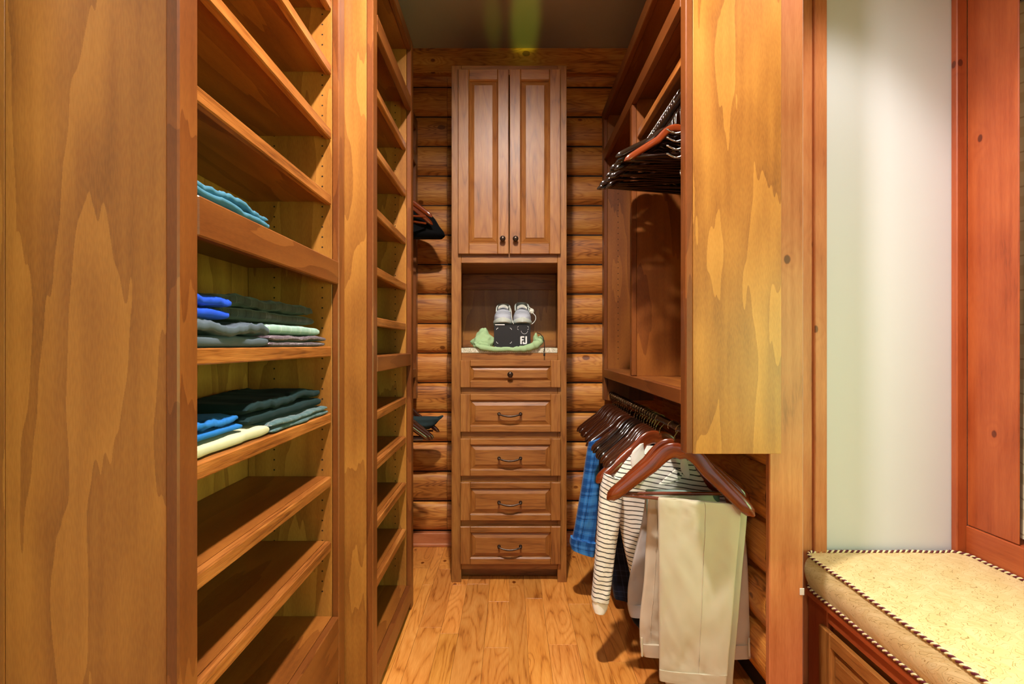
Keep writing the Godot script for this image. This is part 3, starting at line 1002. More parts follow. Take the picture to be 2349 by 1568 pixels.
# ------------------------------------------------------------------ what stands in the niche
func glyph(mb: MB, o: Vector3, strokes: Array, th: float) -> void:
	for q in strokes:
		mb.box(o + Vector3(q[0], q[1], 0), o + Vector3(q[2], q[3], th), 1, 0.0)

func arc(mb: MB, c: Vector3, r: float, w: float, a0: float, a1: float) -> void:
	var nseg := 12
	for k in nseg:
		var a := lerpf(a0, a1, float(k) / nseg)
		var b := lerpf(a0, a1, float(k + 1) / nseg)
		var p := Vector3(cos(a), sin(a), 0)
		var q := Vector3(cos(b), sin(b), 0)
		mb.quad(c + p * (r - w), c + p * (r + w), c + q * (r + w), c + q * (r - w), Vector3(0, 0, 1))

func tower_things() -> void:
	var top := ty(797.5)
	var d := TD + 0.035
	var k := d / F
	# black shoe box
	var b := thing("shoe_box", Vector3(at(1175, 0, d).x, top, -d - 0.17), "black shoe box with white letters, standing under the pale shoes", "box")
	var y0 := top + 0.003
	var lo := at(1133, 0, d).x
	var hi := at(1217, 0, d).x
	var ht := EYE - (744.0 - VY) * k
	var mb := newmb(M.card_black, 0.0)
	mb.box(Vector3(lo, y0, -d - 0.33), Vector3(hi, ht - 0.006, -d), 1, 0.001)
	obj("tray", mb, M.card_black, b)
	mb = newmb(M.card_black, 0.0)
	mb.box(Vector3(lo - 0.001, ht - 0.006, -d - 0.331), Vector3(hi + 0.001, ht, -d + 0.0012), 1, 0.001)
	obj("lid", mb, M.card_black, b)
	mb = newmb(M.print_white, 0.0)
	mb.box(Vector3(lo + 0.006, ht - 0.004, -d + 0.001), Vector3(lo + 0.055, ht + 0.0015, -d + 0.0035), 0, 0.0008)
	obj("tissue_edge", mb, M.print_white, b)
	# letters of the box end: a tall F whose foot joins a J
	mb = newmb(M.print_white, 0.0)
	var p := at(1193.5, 789.0, d) + Vector3(0, 0, 0.0004)
	glyph(mb, p, [[0.0, 0.0, 0.0078, 0.0375], [0.002, 0.0375, 0.0205, 0.0405], [0.0078, 0.0335, 0.0205, 0.0375], [0.0078, 0.0185, 0.0175, 0.0255],
		[0.0262, 0.003, 0.0345, 0.0405], [0.0125, 0.0, 0.0315, 0.003], [0.0125, 0.003, 0.0262, 0.0075], [0.0125, 0.0075, 0.019, 0.0125]], 0.0005)
	obj("letters", mb, M.print_white, b)
	mb = newmb(M.print_white, 0.0)
	for q in [[1140.0, 753.0, 1], [1171.0, 753.0, 0], [1140.0, 786.0, 2], [1171.0, 786.0, 3]]:
		var s := 0.009
		var c := at(q[0] + (3.0 if int(q[2]) in [1, 2] else -1.5), q[1] + (3.0 if int(q[2]) < 2 else -3.0), d) + Vector3(0, 0, 0.0004)
		arc(mb, c, s, 0.0011, PI / 2 * q[2] + 0.02, PI / 2 * (q[2] + 1) - 0.02)
	arc(mb, at(1203.0, 758.0, d) + Vector3(0, 0, 0.0018), 0.0165, 0.0006, PI * 1.02, TAU * 0.99)
	for q in [[1190.0, 753.0, 2], [1209.5, 753.0, 3], [1190.0, 751.0, 1], [1209.5, 751.0, 0]]:
		var c := at(q[0], q[1], d) + Vector3(0, 0, 0.0018)
		arc(mb, c, 0.0065, 0.0008, PI / 2 * q[2] + 0.1, PI / 2 * (q[2] + 1) - 0.1)
	obj("corner_marks", mb, M.print_white, b)
	# shoes, toes towards the eye
	var base := ht + 0.0015
	for s in 2:
		var cx := at(1153.5 if s == 0 else 1198.5, 0, d).x
		var sh := thing("golf_shoe", Vector3(cx, base, -d - 0.12), "left one of the pale grey laced shoes on the black box" if s == 0 else "right one of the pale grey shoes, with a loose hanging lace", "shoe", "pale shoes on the black box")
		shoe(sh, cx, base, -d + 0.004, s)
	# green drawstring bag, crumpled round the foot of the box
	var bag := thing("shoe_bag", Vector3(at(1175, 0, d).x, top, -d), "crumpled pale green drawstring bag round the foot of the black box", "bag")
	mb = newmb(M.green_bag, 0.0)
	lump(mb, at(1109, 783, d + 0.02), Vector3(0.062, 0.046, 0.055), 31, 0.3, 0.55)
	lump(mb, at(1105, 790, d - 0.015), Vector3(0.043, 0.026, 0.03), 37, 0.35)
	obj("bag_body", mb, M.green_bag, bag)
	mb = newmb(M.green_bag, 0.0)
	var pts := [[1090.0, 793.0, 0.003], [1103.0, 797.0, 0.012], [1122.0, 800.5, 0.011], [1142.0, 802.0, 0.0095], [1165.0, 801.5, 0.0085], [1186.0, 802.0, 0.0095], [1205.0, 800.0, 0.013], [1222.0, 795.0, 0.015], [1236.0, 788.0, 0.015], [1243.0, 778.0, 0.012], [1244.0, 770.0, 0.002]]
	var path := PackedVector3Array()
	var ra := []
	for i in 49:
		var f := i / 48.0 * (pts.size() - 1)
		var a := int(minf(f, pts.size() - 2))
		var q: Array = pts[a]
		var w: Array = pts[a + 1]
		var g := f - a
		var cc := at(lerpf(q[0], w[0], g), lerpf(q[1], w[1], g) - 1.0, d - 0.046)
		path.append(cc + Vector3(0, 0.004 * nz(i * 0.6, 3.0), 0.006 * nz(i * 0.5, 9.0)))
		var r := lerpf(q[2], w[2], g) * (1.0 + 0.4 * nz(i * 0.55, 21.0))
		ra.append(Vector2(r * 1.0, r * 1.25))
	mb.sweep(path, ra, 12)
	obj("gathered_hem", mb, M.green_bag, bag)
	mb = newmb(M.green_bag, 0.0)
	lump(mb, at(1229, 779, d), Vector3(0.014, 0.028, 0.02), 43, 0.4, 0.25)
	lump(mb, at(1238, 782, d - 0.01), Vector3(0.014, 0.024, 0.018), 47, 0.4, 0.1)
	obj("bag_mouth", mb, M.green_bag, bag)
	mb = newmb(M.cord_black, 0.0)
	var cp := PackedVector3Array()
	for q in [[1232.0, 763.0], [1240.0, 766.0], [1246.0, 774.0], [1248.5, 784.0], [1249.0, 795.0], [1248.0, 804.0], [1247.5, 808.0]]:
		cp.append(at(q[0], q[1], d - 0.066))
	mb.tube(cp, 0.0022, 6)
	mb.lathe(at(1248.5, 814.0, d - 0.066), [[0.0, 0.012], [0.003, 0.011], [0.0042, 0.004], [0.0045, -0.004], [0.0, -0.006]], Vector3.UP, 10)
	obj("drawstring", mb, M.cord_black, bag)

# a crumpled rounded lump
func lump(mb: MB, c: Vector3, r: Vector3, sd: int, crumple: float, peak := 0.0) -> void:
	var rows: Array = []
	var uvs: Array = []
	for i in 25:
		var th := PI * (i + 0.001) / 24.002
		var row := PackedVector3Array()
		var ur := PackedVector2Array()
		for k in 33:
			var ph := TAU * k / 32.0
			var dir := Vector3(sin(th) * cos(ph), cos(th), sin(th) * sin(ph))
			var w := 1.0 + crumple * (0.7 * nz(dir.x * 1.3 + sd, dir.y * 1.3, dir.z * 1.3) + 0.22 * absf(nz(dir.x * 2.6 + sd, dir.y * 3.1, dir.z * 3.1)) - 0.12)
			var p := Vector3(dir.x * r.x, maxf(dir.y, -0.82) * r.y, dir.z * r.z) * w
			p.y *= 1.0 + peak * pow(maxf(dir.y, 0.0), 4.0)
			var thin := 1.0 - 0.45 * peak * maxf(dir.y, 0.0)
			p = Vector3(p.x * thin, p.y, p.z * thin)
			if k < 32: row.append(c + p)
			ur.append(Vector2(k * 0.1, i * 0.1))
		rows.append(row)
		uvs.append(ur)
	mb.grid(rows, uvs, true)

# a sneaker with its toe at z0, running away from the eye
func shoe(o: Node3D, cx: float, y0: float, z0: float, s: int) -> void:
	var len := 0.29
	var prof := func(f: float) -> float:   # half width of the sole along the shoe
		return 0.051 * pow(maxf(0.0, 1.0 - pow(absf(1.0 - f / 0.3), 2.4)), 0.5) if f < 0.3 else lerpf(0.051, 0.036, smoothstep(0.3, 0.65, f)) if f < 0.75 else lerpf(0.036, 0.034, (f - 0.75) / 0.25) * pow(maxf(0.0, 1.0 - pow((f - 0.75) / 0.2501, 4.0)), 0.5)
	var mb := newmb(M.sole, 0.0)
	var rows: Array = []
	var uvs: Array = []
	for i in 33:
		var f := pow(i / 32.0, 1.4)
		var w: float = maxf((prof as Callable).call(f), 0.004)
		var lift0 := 0.012 * pow(maxf(0.0, 1.0 - f / 0.22), 2.0)
		var row := PackedVector3Array()
		var ur := PackedVector2Array()
		for q in [[-0.86, 0.0], [-1.0, 0.004], [-1.02, 0.012], [-0.97, 0.021], [-0.9, 0.0235], [0.0, 0.024], [0.9, 0.0235], [0.97, 0.021], [1.02, 0.012], [1.0, 0.004], [0.86, 0.0], [0.0, 0.0]]:
			row.append(Vector3(cx + q[0] * w, y0 + q[1] + lift0, z0 - f * len))
			ur.append(Vector2(q[0], f))
		ur.append(Vector2.ZERO)
		rows.append(row)
		uvs.append(ur)
	mb.grid(rows, uvs, true)
	mb.fan(rows[0], Vector3(0, 0, 1))
	mb.fan(rows[-1], Vector3(0, 0, -1))
	obj("sole", mb, M.sole, o)
	# upper: rounded toe box rising to an open collar
	mb = newmb(M.leather, 0.0)
	rows = []
	uvs = []
	for i in 37:
		var f := lerpf(0.012, 0.985, pow(i / 36.0, 1.3))
		var w: float = maxf((prof as Callable).call(f) * 0.93, 0.004)
		var hgt := 0.024 + 0.034 * sqrt(clampf(f / 0.13, 0.0, 1.0)) + 0.036 * smoothstep(0.1, 0.5, f)
		var open := smoothstep(0.5, 0.56, f) * (1.0 - smoothstep(0.93, 0.985, f))
		var row := PackedVector3Array()
		var ur := PackedVector2Array()
		for k in 21:
			var a := lerpf(-1.0, 1.0, k / 20.0)
			var ang := a * PI * 0.5
			var sx := sin(ang)
			var cy := pow(maxf(cos(ang), 0.0), 0.45)
			var yy := 0.02 + (hgt - 0.02) * cy
			if open > 0.0 and absf(a) < 0.62:
				yy = lerpf(yy, 0.034, open * (1.0 - smoothstep(0.45, 0.62, absf(a))))
			row.append(Vector3(cx + sx * w * (1.0 - 0.1 * cy * smoothstep(0.1, 0.5, f)), y0 + yy + 0.012 * pow(maxf(0.0, 1.0 - f / 0.22), 2.0) * 0.5, z0 - f * len))
			ur.append(Vector2(a, f))
		rows.append(row)
		uvs.append(ur)
	mb.grid(rows, uvs, false, false, Vector3.UP)
	mb.fan(rows[0], Vector3(0, 0, 1))
	obj("upper", mb, M.leather, o)
	# tongue, collar, stitched creases and laces
	mb = newmb(M.leather, 0.0)
	rows = []
	uvs = []
	for i in 9:
		var f := lerpf(0.36, 0.56, i / 8.0)
		var row := PackedVector3Array()
		var ur := PackedVector2Array()
		for k in 9:
			var a := lerpf(-1.0, 1.0, k / 8.0)
			row.append(Vector3(cx + a * (0.021 - 0.004 * i / 8.0), y0 + 0.090 + 0.014 * i / 8.0 - 0.010 * a * a, z0 - f * len))
			ur.append(Vector2(a, f))
		rows.append(row)
		uvs.append(ur)
	mb.grid(rows, uvs, false, false, Vector3(0, 0.6, 0.6))
	obj("tongue", mb, M.leather, o)
	mb = newmb(M.leather_dark, 0.0)
	for q in [[0.10, 0.62], [0.17, 0.8], [0.25, 0.92]]:
		var path := PackedVector3Array()
		for k in 13:
			var a := lerpf(-1.0, 1.0, k / 12.0) * float(q[1])
			var f: float = q[0] + 0.05 * a * a
			var w: float = (prof as Callable).call(f) * 0.93
			var hgt := 0.024 + 0.034 * sqrt(clampf(f / 0.13, 0.0, 1.0)) + 0.036 * smoothstep(0.1, 0.5, f)
			var ang := a * PI * 0.5
			var cy := pow(maxf(cos(ang), 0.0), 0.45)
			path.append(Vector3(cx + sin(ang) * w * (1.0 - 0.1 * cy * smoothstep(0.1, 0.5, f)), y0 + 0.0205 + (hgt - 0.02) * cy, z0 - f * len))
		mb.tube(path, 0.0011, 5)
	obj("crease_seams", mb, M.leather_dark, o)
	mb = newmb(M.sole, 0.0)
	var rim := PackedVector3Array()
	for k in 25:
		var a := lerpf(0.0, PI, k / 24.0)
		rim.append(Vector3(cx - signf(cos(a)) * pow(absf(cos(a)), 0.7) * 0.036, y0 + 0.07 + (0.008 if s == 1 else 0.0) + 0.054 * pow(sin(a), 0.5), z0 - (0.37 + 0.58 * pow(sin(a), 0.8)) * len))
	mb.tube(rim, 0.0042, 7)
	# heel counter up to the rim
	var hr: Array = []
	var hu: Array = []
	for i in 6:
		var row := PackedVector3Array()
		var ur := PackedVector2Array()
		for k in 25:
			var a := lerpf(0.0, PI, k / 24.0)
			var w := lerpf(0.038, 0.036, i / 5.0)
			row.append(Vector3(cx - cos(a) * w, lerpf(y0 + 0.03, rim[k].y, i / 5.0), lerpf(z0 - (0.62 + 0.36 * sin(a)) * len, rim[k].z, i / 5.0)))
			ur.append(Vector2(k, i))
		hr.append(row)
		hu.append(ur)
	mb.grid(hr, hu, false, false, Vector3(0, 0, 1))
	obj("collar", mb, M.sole, o)
	mb = newmb(M.lace, 0.0)
	for i in 4:
		var f := 0.33 + i * 0.055
		var yy := y0 + 0.090 + i * 0.0045
		var path := PackedVector3Array()
		for k in 9:
			var a := lerpf(-1.0, 1.0, k / 8.0)
			path.append(Vector3(cx + a * 0.026, yy + 0.006 - 0.012 * a * a, z0 - (f + 0.02 * a * (1 if i % 2 else -1)) * len))
		mb.tube(path, 0.0017, 6)
	var sd := -1.0 if s == 0 else 1.0
	var lp := PackedVector3Array()
	if s == 1:
		for q in [[0.028, 0.098, 0.40], [0.041, 0.094, 0.36], [0.047, 0.078, 0.32], [0.056, 0.062, 0.25], [0.068, 0.046, 0.18], [0.069, 0.028, 0.1], [0.060, 0.012, 0.05], [0.048, 0.001, 0.02]]:
			lp.append(Vector3(cx + q[0], y0 + q[1], z0 - q[2] * len))
	else:
		for q in [[0.028, 0.098, 0.40], [0.04, 0.085, 0.34], [0.044, 0.06, 0.25], [0.046, 0.035, 0.12], [0.05, 0.012, 0.04], [0.056, 0.001, 0.0]]:
			lp.append(Vector3(cx + q[0], y0 + q[1], z0 - q[2] * len))
	mb.tube(curve(lp, 4), 0.0018, 6)
	if s == 1:
		lump(mb, Vector3(cx + 0.05, y0 + 0.072, z0 - 0.3 * len), Vector3(0.012, 0.014, 0.008), 71, 0.7)
	obj("laces", mb, M.lace, o)

func curve(p: PackedVector3Array, n: int) -> PackedVector3Array:
	var out := PackedVector3Array()
	for i in p.size() - 1:
		for k in n:
			out.append(p[i].cubic_interpolate(p[i + 1], p[maxi(i - 1, 0)], p[mini(i + 2, p.size() - 1)], float(k) / n))
	out.append(p[-1])
	return out

# ------------------------------------------------------------------ cloth
var draped: Array = []   # the rows of the last draped piece

# a hanging piece of cloth: rows of [left x, left y, right x, right y, left d, right d, thickness]; x and y as seen from the eye at distance d
func drape(mb: MB, rows: Array, sub := 6, amp := 0.006, sd := 1, pleat := 0.0, cap := true, wave := 0.0) -> void:
	var pts: Array = []
	var n := rows.size()
	for i in n - 1:
		for s in sub:
			var f := float(s) / sub
			var q := []
			for c in 7:
				q.append(cubic_interpolate(rows[i][c], rows[i + 1][c], rows[maxi(i - 1, 0)][c], rows[mini(i + 2, n - 1)][c], f))
			pts.append(q)
	pts.append(rows[-1])
	var seg := 40
	var out: Array = []
	var uvs: Array = []
	var run := 0.0
	var prev := Vector3.ZERO
	var total := pts.size()
	for i in total:
		var q: Array = pts[i]
		var a := at(q[0], q[1], q[4])
		var b := at(q[2], q[3], q[5])
		var along := b - a
		var nrm := Vector3.UP.cross(along).normalized()
		if nrm.z < 0.0: nrm = -nrm
		nrm = -nrm if nrm.z < 0.0 else nrm
		var mid := (a + b) * 0.5
		if i: run += mid.distance_to(prev)
		prev = mid
		var row := PackedVector3Array()
		var ur := PackedVector2Array()
		var low := float(i) / total
		for k in seg:
			var ang := TAU * k / seg
			var w := 0.5 - 0.5 * cos(ang)
			var sn := sin(ang)
			var off: float = q[6] * 0.5 * signf(sn) * sqrt(absf(sn))
			var ed := sqrt(absf(sn))
			var len := along.length()
			var wr := amp * ed * (nz(w * len * 9.0 + sd, run * 3.2, sd * 0.7) + 0.5 * nz(w * len * 26.0 + run * 9.0, run * 8.0 - w * len * 12.0, sd)) + pleat * ed * low * sin(w * len * 52.0 + run * 1.7 + sd)
			row.append(a + along * w + nrm * (off + wr))
			ur.append(Vector2(w * len / mb.tile.x, (run + wave * nz(w * len * 16.0 + sd, run * 10.0)) / mb.tile.y))
		ur.append(Vector2(0.0, run / mb.tile.y))
		out.append(row)
		uvs.append(ur)
	draped = out
	mb.grid(out, uvs, true)
	if cap:
		mb.fan(out[0], Vector3.UP)
		mb.fan(out[-1], Vector3.DOWN)

# a raised seam down the last draped piece, along its column k
func seam(parent: Node, m: Material, k: int, r: float) -> void:
	var mb := newmb(m, 0.0)
	var path := PackedVector3Array()
	for row in draped:
		var a: Vector3 = row[k]
		var b: Vector3 = row[(40 - k) % 40]
		path.append((a if a.z > b.z else b) + Vector3(0, 0, r * 0.3))
	mb.tube(path, r, 6)
	obj("seam", mb, m, parent)

func rows_at(d: float, th: float, q: Array) -> Array:
	var out := []
	for r in q:
		out.append([r[0], r[1], r[2], r[3], d + (r[4] if r.size() > 4 else 0.0), d + (r[5] if r.size() > 5 else 0.0), r[6] if r.size() > 6 else th])
	return out

func cloth_part(called: String, parent: Node, m: Material, rows: Array, amp := 0.006, sd := 1, pleat := 0.0, wave := 0.0, sub := 6) -> MeshInstance3D:
	var mb := newmb(m, 0.0)
	drape(mb, rows, sub, amp, sd, pleat, true, wave)
	return obj(called, mb, m, parent)

# a folded garment lying on a shelf: x0..x1 across, d0..d1 away from the eye, from height y0 up, in rolled layers
func folded(called: String, label: String, cat: String, m: Material, x0: float, x1: float, d0: float, d1: float, y0: float, th: float, layers: int, sd: int, crumple := 0.006, tilt := 0.0) -> Node3D:
	var o := thing(called, Vector3((x0 + x1) / 2, y0, -(d0 + d1) / 2), label, cat, "folded clothes in the nearest shelving unit")
	var lt := th / layers
	for L in layers:
		var mb := newmb(m, 0.0)
		var rows: Array = []
		var uvs: Array = []
		var nr := 40
		var seg := 36
		var ax := x0 + 0.012 * nz(sd * 1.3, L * 2.1) * (1 if L else 0)
		var bx := x1 + 0.012 * nz(sd * 2.3, L * 1.1 + 4.0) * (1 if L else 0)
		var ad := d0 + (0.014 * absf(nz(sd + 0.5, L * 1.7)) if L else 0.0)
		var bd := d1 - (0.016 * absf(nz(sd + 7.5, L * 1.4)) if L else 0.0)
		for i in nr + 1:
			var f := float(i) / nr
			var e := pow(maxf(0.0, 1.0 - pow(absf(2.0 * f - 1.0), 16.0)), 0.5)
			var dd := lerpf(ad, bd, f)
			var row := PackedVector3Array()
			var ur := PackedVector2Array()
			for k in seg + 1:
				var ang := TAU * k / seg
				var ca := cos(ang)
				var sa := sin(ang)
				var px := signf(ca) * pow(absf(ca), 0.28)
				var py := signf(sa) * pow(absf(sa), 0.55)
				var hx2 := (bx - ax) * 0.5 * (0.96 + 0.04 * e)
				var xx := (ax + bx) * 0.5 + px * hx2 + 0.006 * nz(dd * 7.0 + sd, L * 3.0)
				var base := y0 + L * lt
				var bump := crumple * (0.9 * nz(xx * 7.0 + sd, dd * 5.5, L) + 0.5 * (0.5 - absf(nz(xx * 14.0 + sd, dd * 12.0 + xx * 18.0, L))) + 0.22 * absf(nz(xx * 30.0 + sd, dd * 34.0 - xx * 30.0, L)))
				var frac := float(L + (0.5 + 0.5 * py)) / layers
				var yy := base + lt * (0.5 + 0.5 * py * (0.12 + 0.88 * e)) + (bump * (0.35 + L) * 0.7 * e + tilt * (dd - d0) * frac) * (1.0 if (L or py > -0.5) else 0.0)
				if k < seg: row.append(Vector3(xx, maxf(yy, y0 + 0.0004), -dd))
				ur.append(Vector2(xx / mb.tile.x + py * 0.15, dd / mb.tile.y))
			rows.append(row)
			uvs.append(ur)
		mb.grid(rows, uvs, true)
		mb.fan(rows[0], Vector3(0, 0, 1))
		mb.fan(rows[-1], Vector3(0, 0, -1))
		obj("fold", mb, m, o)
	return o

func folded_clothes() -> void:
	var a := 1.4617
	folded("folded_shirt", "folded light blue shirt lying alone on the upper fixed shelf", "shirt", M.sky_cloth, -0.80, -0.585, 0.86, 1.235, a, 0.05, 3, 3, 0.009)
	var b := 1.1936
	folded("folded_trousers", "crumpled slate grey trousers under the bright royal blue garment", "trousers", M.steel_cloth, -0.80, -0.572, 0.86, 1.20, b, 0.05, 2, 7, 0.016)
	folded("folded_trousers", "folded dusky purple trousers with pale stripes, bottom of the plaid stack", "trousers", M.purple_plaid, -0.81, -0.575, 1.205, 1.575, b, 0.03, 2, 9, 0.006)
	folded("folded_shirt", "folded mint green checked shirt, directly above the purple trousers", "shirt", M.mint_plaid, -0.81, -0.583, 1.21, 1.545, b + 0.032, 0.026, 1, 11, 0.012)
	folded("folded_trousers", "folded charcoal plaid trousers, top of the stack on the middle shelf", "trousers", M.dark_plaid, -0.815, -0.592, 1.02, 1.53, b + 0.062, 0.052, 2, 13, 0.012)
	folded("folded_shorts", "bright royal blue garment on the slate grey trousers", "shorts", M.royal_cloth, -0.80, -0.578, 0.87, 1.045, b + 0.056, 0.042, 2, 15, 0.018)
	var c := 0.984
	folded("folded_trousers", "folded cream trousers under the mid blue shirt, at the shelf front", "trousers", M.cream_cloth, -0.79, -0.580, 0.87, 1.215, c, 0.026, 1, 21, 0.012)
	folded("folded_trousers", "folded teal grey striped trousers under the dark green jeans", "trousers", M.teal_plaid, -0.80, -0.572, 1.215, 1.59, c, 0.026, 2, 23, 0.006)
	folded("folded_jeans", "folded dark green jeans, top of the stack on the lower shelf", "jeans", M.denim, -0.82, -0.588, 1.135, 1.575, c + 0.029, 0.05, 2, 25, 0.014)
	folded("folded_shirt", "folded mid blue shirt lying over the cream trousers", "shirt", M.blue_cloth, -0.80, -0.590, 0.86, 1.115, c + 0.03, 0.032, 2, 27, 0.016)

# ------------------------------------------------------------------ hangers
# built about its rod: the rod's middle is the origin, the arms lie along x
func make_hanger(called: String, half: float, drop: float, neck: float, wood_mat: Material, metal: Material, o: Dictionary = {}) -> Node3D:
	var h := thing(called, Vector3.ZERO)
	var mb := newmb(wood_mat, 0.1)
	var path := PackedVector3Array()
	var ra := []
	var hgt: float = o.get("height", 0.02)
	var flare: float = o.get("flare", 0.015)
	var fwd: float = o.get("forward", 0.03)
	var pw: float = o.get("power", 1.1)
	for k in 41:
		var s := lerpf(-1.0, 1.0, k / 40.0)
		var a := absf(s)
		var soft := sqrt(a * a + 0.012) - 0.1095
		var y := -neck - hgt - drop * pow(soft / 0.897, pw) + 0.012 * sin(minf(a * 2.6, 1.0) * PI)
		path.append(Vector3(half * s, y, fwd * (a * a - 0.25)))
		var round_end := sqrt(maxf(0.02, 1.0 - pow(maxf(0.0, (a - 0.86) / 0.142), 2.0)))
		ra.append(Vector2(lerpf(hgt, hgt * 0.86, a) * round_end, lerpf(0.0065, flare, smoothstep(0.1, 0.85, a)) * round_end))
	mb.sweep(path, ra, 14, Vector3(0, 0, 1), true, 2.4)
	obj("shoulder_bar", mb, wood_mat, h, true)
	mb = newmb(metal, 0.0)
	var top := 0.0147
	var hk := PackedVector3Array()
	for q in [[0.0, -neck - 0.004], [0.0, -0.044], [0.004, -0.034], [0.016, -0.018], [0.0195, -0.003], [0.0135, 0.0095], [0.0, top], [-0.0135, 0.0095], [-0.0195, -0.003], [-0.0175, -0.013]]:
		hk.append(Vector3(q[0], q[1], 0))
	mb.tube(curve(hk, 3), 0.0017, 6)
	obj("hook", mb, metal, h, true)
	if o.get("bar", 0.0) > 0.0:
		mb = newmb(wood_mat, 0.1)
		var w: float = o.bar_half
		mb.tube(PackedVector3Array([Vector3(-w, -o.bar, 0.0), Vector3(0, -o.bar, 0), Vector3(w, -o.bar, 0.0)]), 0.006, 8)
		obj("trouser_bar", mb, wood_mat, h, true)
	return h

func again(h: Node3D) -> Node3D:
	var c: Node3D = h.duplicate()
	c.name = numbered(String(h.name).rstrip("0123456789").trim_suffix("_"), self)
	add_child(c, true)
	return c

func ordinal(k: int) -> String:
	return ["first", "second", "third", "fourth", "fifth", "sixth", "seventh", "eighth", "ninth", "tenth", "eleventh", "twelfth", "thirteenth", "fourteenth", "fifteenth", "sixteenth", "seventeenth", "eighteenth", "nineteenth", "twentieth"][k]

func lower_rail() -> void:
	var ry := 0.923
	var rx := 0.56
	var r2 := RandomNumberGenerator.new()
	r2.seed = 77
	var proto := make_hanger("suit_hanger", 0.215, 0.125, 0.052, M.hanger_dark, M.brass, {"height": 0.017, "flare": 0.017, "forward": 0.03, "power": 1.0, "bar": 0.165, "bar_half": 0.17})
	var lists := [
		[[2.79, 2.745, 2.70, 2.655, 2.61, 2.565, 2.52, 2.475, 2.43], 16.0, "hanger_brown", "glossy dark suit hanger, %s from the far end of the lower rail", "dark hangers beyond the blue plaid shirt"],
		[[2.255, 2.215, 2.175, 2.135], 12.0, "hanger_dark", "glossy black suit hanger, %s in front of the blue plaid shirt", "near-black hangers after the blue plaid shirt"],
		[[2.095, 2.06, 2.025, 1.99, 1.955], 12.0, "hanger_brown", "glossy brown suit hanger, %s of the run behind the striped shirt", "brown hangers behind the striped shirt"],
	]
	var first := true
	for L in lists:
		var k := 0
		for d in L[0]:
			var h := proto if first else again(proto)
			first = false
			h.position = Vector3(rx, ry, -d)
			h.rotation_degrees = Vector3(0, L[1] + r2.randf_range(-3.0, 3.0), r2.randf_range(-3.0, 3.0))
			for ch in h.get_children():
				if ch.name.begins_with("shoulder") or ch.name.begins_with("trouser"):
					ch.set_surface_override_material(0, M[L[2]])
			tag(h, L[3] % ordinal(k), "hanger", L[4])
			k += 1
	# hangers that carry something
	var hp := again(proto)
	hp.position = Vector3(rx, ry, -2.38)
	hp.rotation_degrees = Vector3(0, 2, 0)
	tag(hp, "dark suit hanger inside the blue plaid shirt", "hanger", "hangers that carry clothes")
	var hn := again(proto)
	hn.position = Vector3(rx, ry, -2.30)
	tag(hn, "dark suit hanger inside the navy plaid shirt", "hanger", "hangers that carry clothes")
	var ch0 := make_hanger("suit_hanger", 0.228, 0.175, 0.05, M.hanger_cherry, M.brass, {"height": 0.026, "flare": 0.021, "forward": 0.035, "power": 1.06, "bar": 0.236, "bar_half": 0.195})
	ch0.position = Vector3(rx, ry, -1.90)
	ch0.rotation_degrees = Vector3(0, 0, -4)
	tag(ch0, "cherry red hanger inside the striped shirt", "hanger", "hangers that carry clothes")
	var ca := again(ch0)
	ca.position = Vector3(rx, ry, -1.745)
	ca.rotation_degrees = Vector3(0, -10, 2.5)
	tag(ca, "cherry red suit hanger just behind the frontmost one", "hanger", "hangers that carry clothes")
	var cb := again(ch0)
	cb.position = Vector3(rx, ry, -1.66)
	cb.rotation_degrees = Vector3(0, -12, -3.0)
	tag(cb, "frontmost cherry red suit hanger, carrying the khaki trousers", "hanger", "hangers that carry clothes")
	# blue plaid shirt
	var s := thing("plaid_shirt", Vector3(0.5, ry, -2.38), "bright blue plaid shirt with rolled cuff, half hidden by dark hangers", "shirt")
	cloth_part("yoke", s, M.blue_plaid, rows_at(2.38, 0.05, [[1421, 973, 1436, 980, 0, 0, 0.03], [1395, 986, 1442, 996], [1368, 1000, 1446, 1012], [1351, 1013, 1450, 1030], [1355, 1040, 1450, 1050], [1368, 1090, 1448, 1100], [1374, 1180, 1446, 1190], [1384, 1300, 1440, 1310]]), 0.004, 3)
	cloth_part("sleeve", s, M.blue_plaid, rows_at(2.345, 0.05, [[1350, 1013, 1384, 1002], [1344, 1050, 1380, 1050], [1335, 1110, 1376, 1110, 0, 0, 0.06], [1326, 1165, 1371, 1165, 0, 0, 0.06], [1317, 1215, 1366, 1227], [1312, 1236, 1364, 1250]]), 0.011, 5, 0.003, 0.003)
	cloth_part("cuff", s, M.blue_plaid, rows_at(2.34, 0.07, [[1309, 1230, 1366, 1243], [1307, 1244, 1366, 1257], [1310, 1256, 1362, 1274]]), 0.004, 6)
	var nv := thing("plaid_shirt", Vector3(0.5, ry, -2.30), "dark navy plaid shirt in shadow behind the striped sleeve", "shirt")
	cloth_part("body", nv, M.navy_plaid, rows_at(2.30, 0.07, [[1380, 1030, 1520, 1020], [1374, 1060, 1525, 1060], [1374, 1120, 1525, 1120], [1380, 1200, 1515, 1200], [1394, 1290, 1500, 1290], [1404, 1345, 1495, 1350], [1408, 1368, 1490, 1384]]), 0.01, 8, 0.004)
	# striped shirt
	var st := thing("striped_shirt", Vector3(0.55, ry, -1.9), "white shirt with thin dark stripes and a white collar", "shirt")
	cloth_part("body", st, M.stripe, rows_at(1.90, 0.07, [[1450, 1036, 1585, 1050, 0, 0, 0.04], [1418, 1062, 1630, 1095], [1388, 1083, 1652, 1126], [1396, 1115, 1664, 1150], [1410, 1160, 1662, 1190], [1420, 1200, 1658, 1235], [1430, 1250, 1654, 1290], [1444, 1310, 1650, 1350], [1460, 1380, 1646, 1400]]), 0.008, 11, 0.002, 0.004)
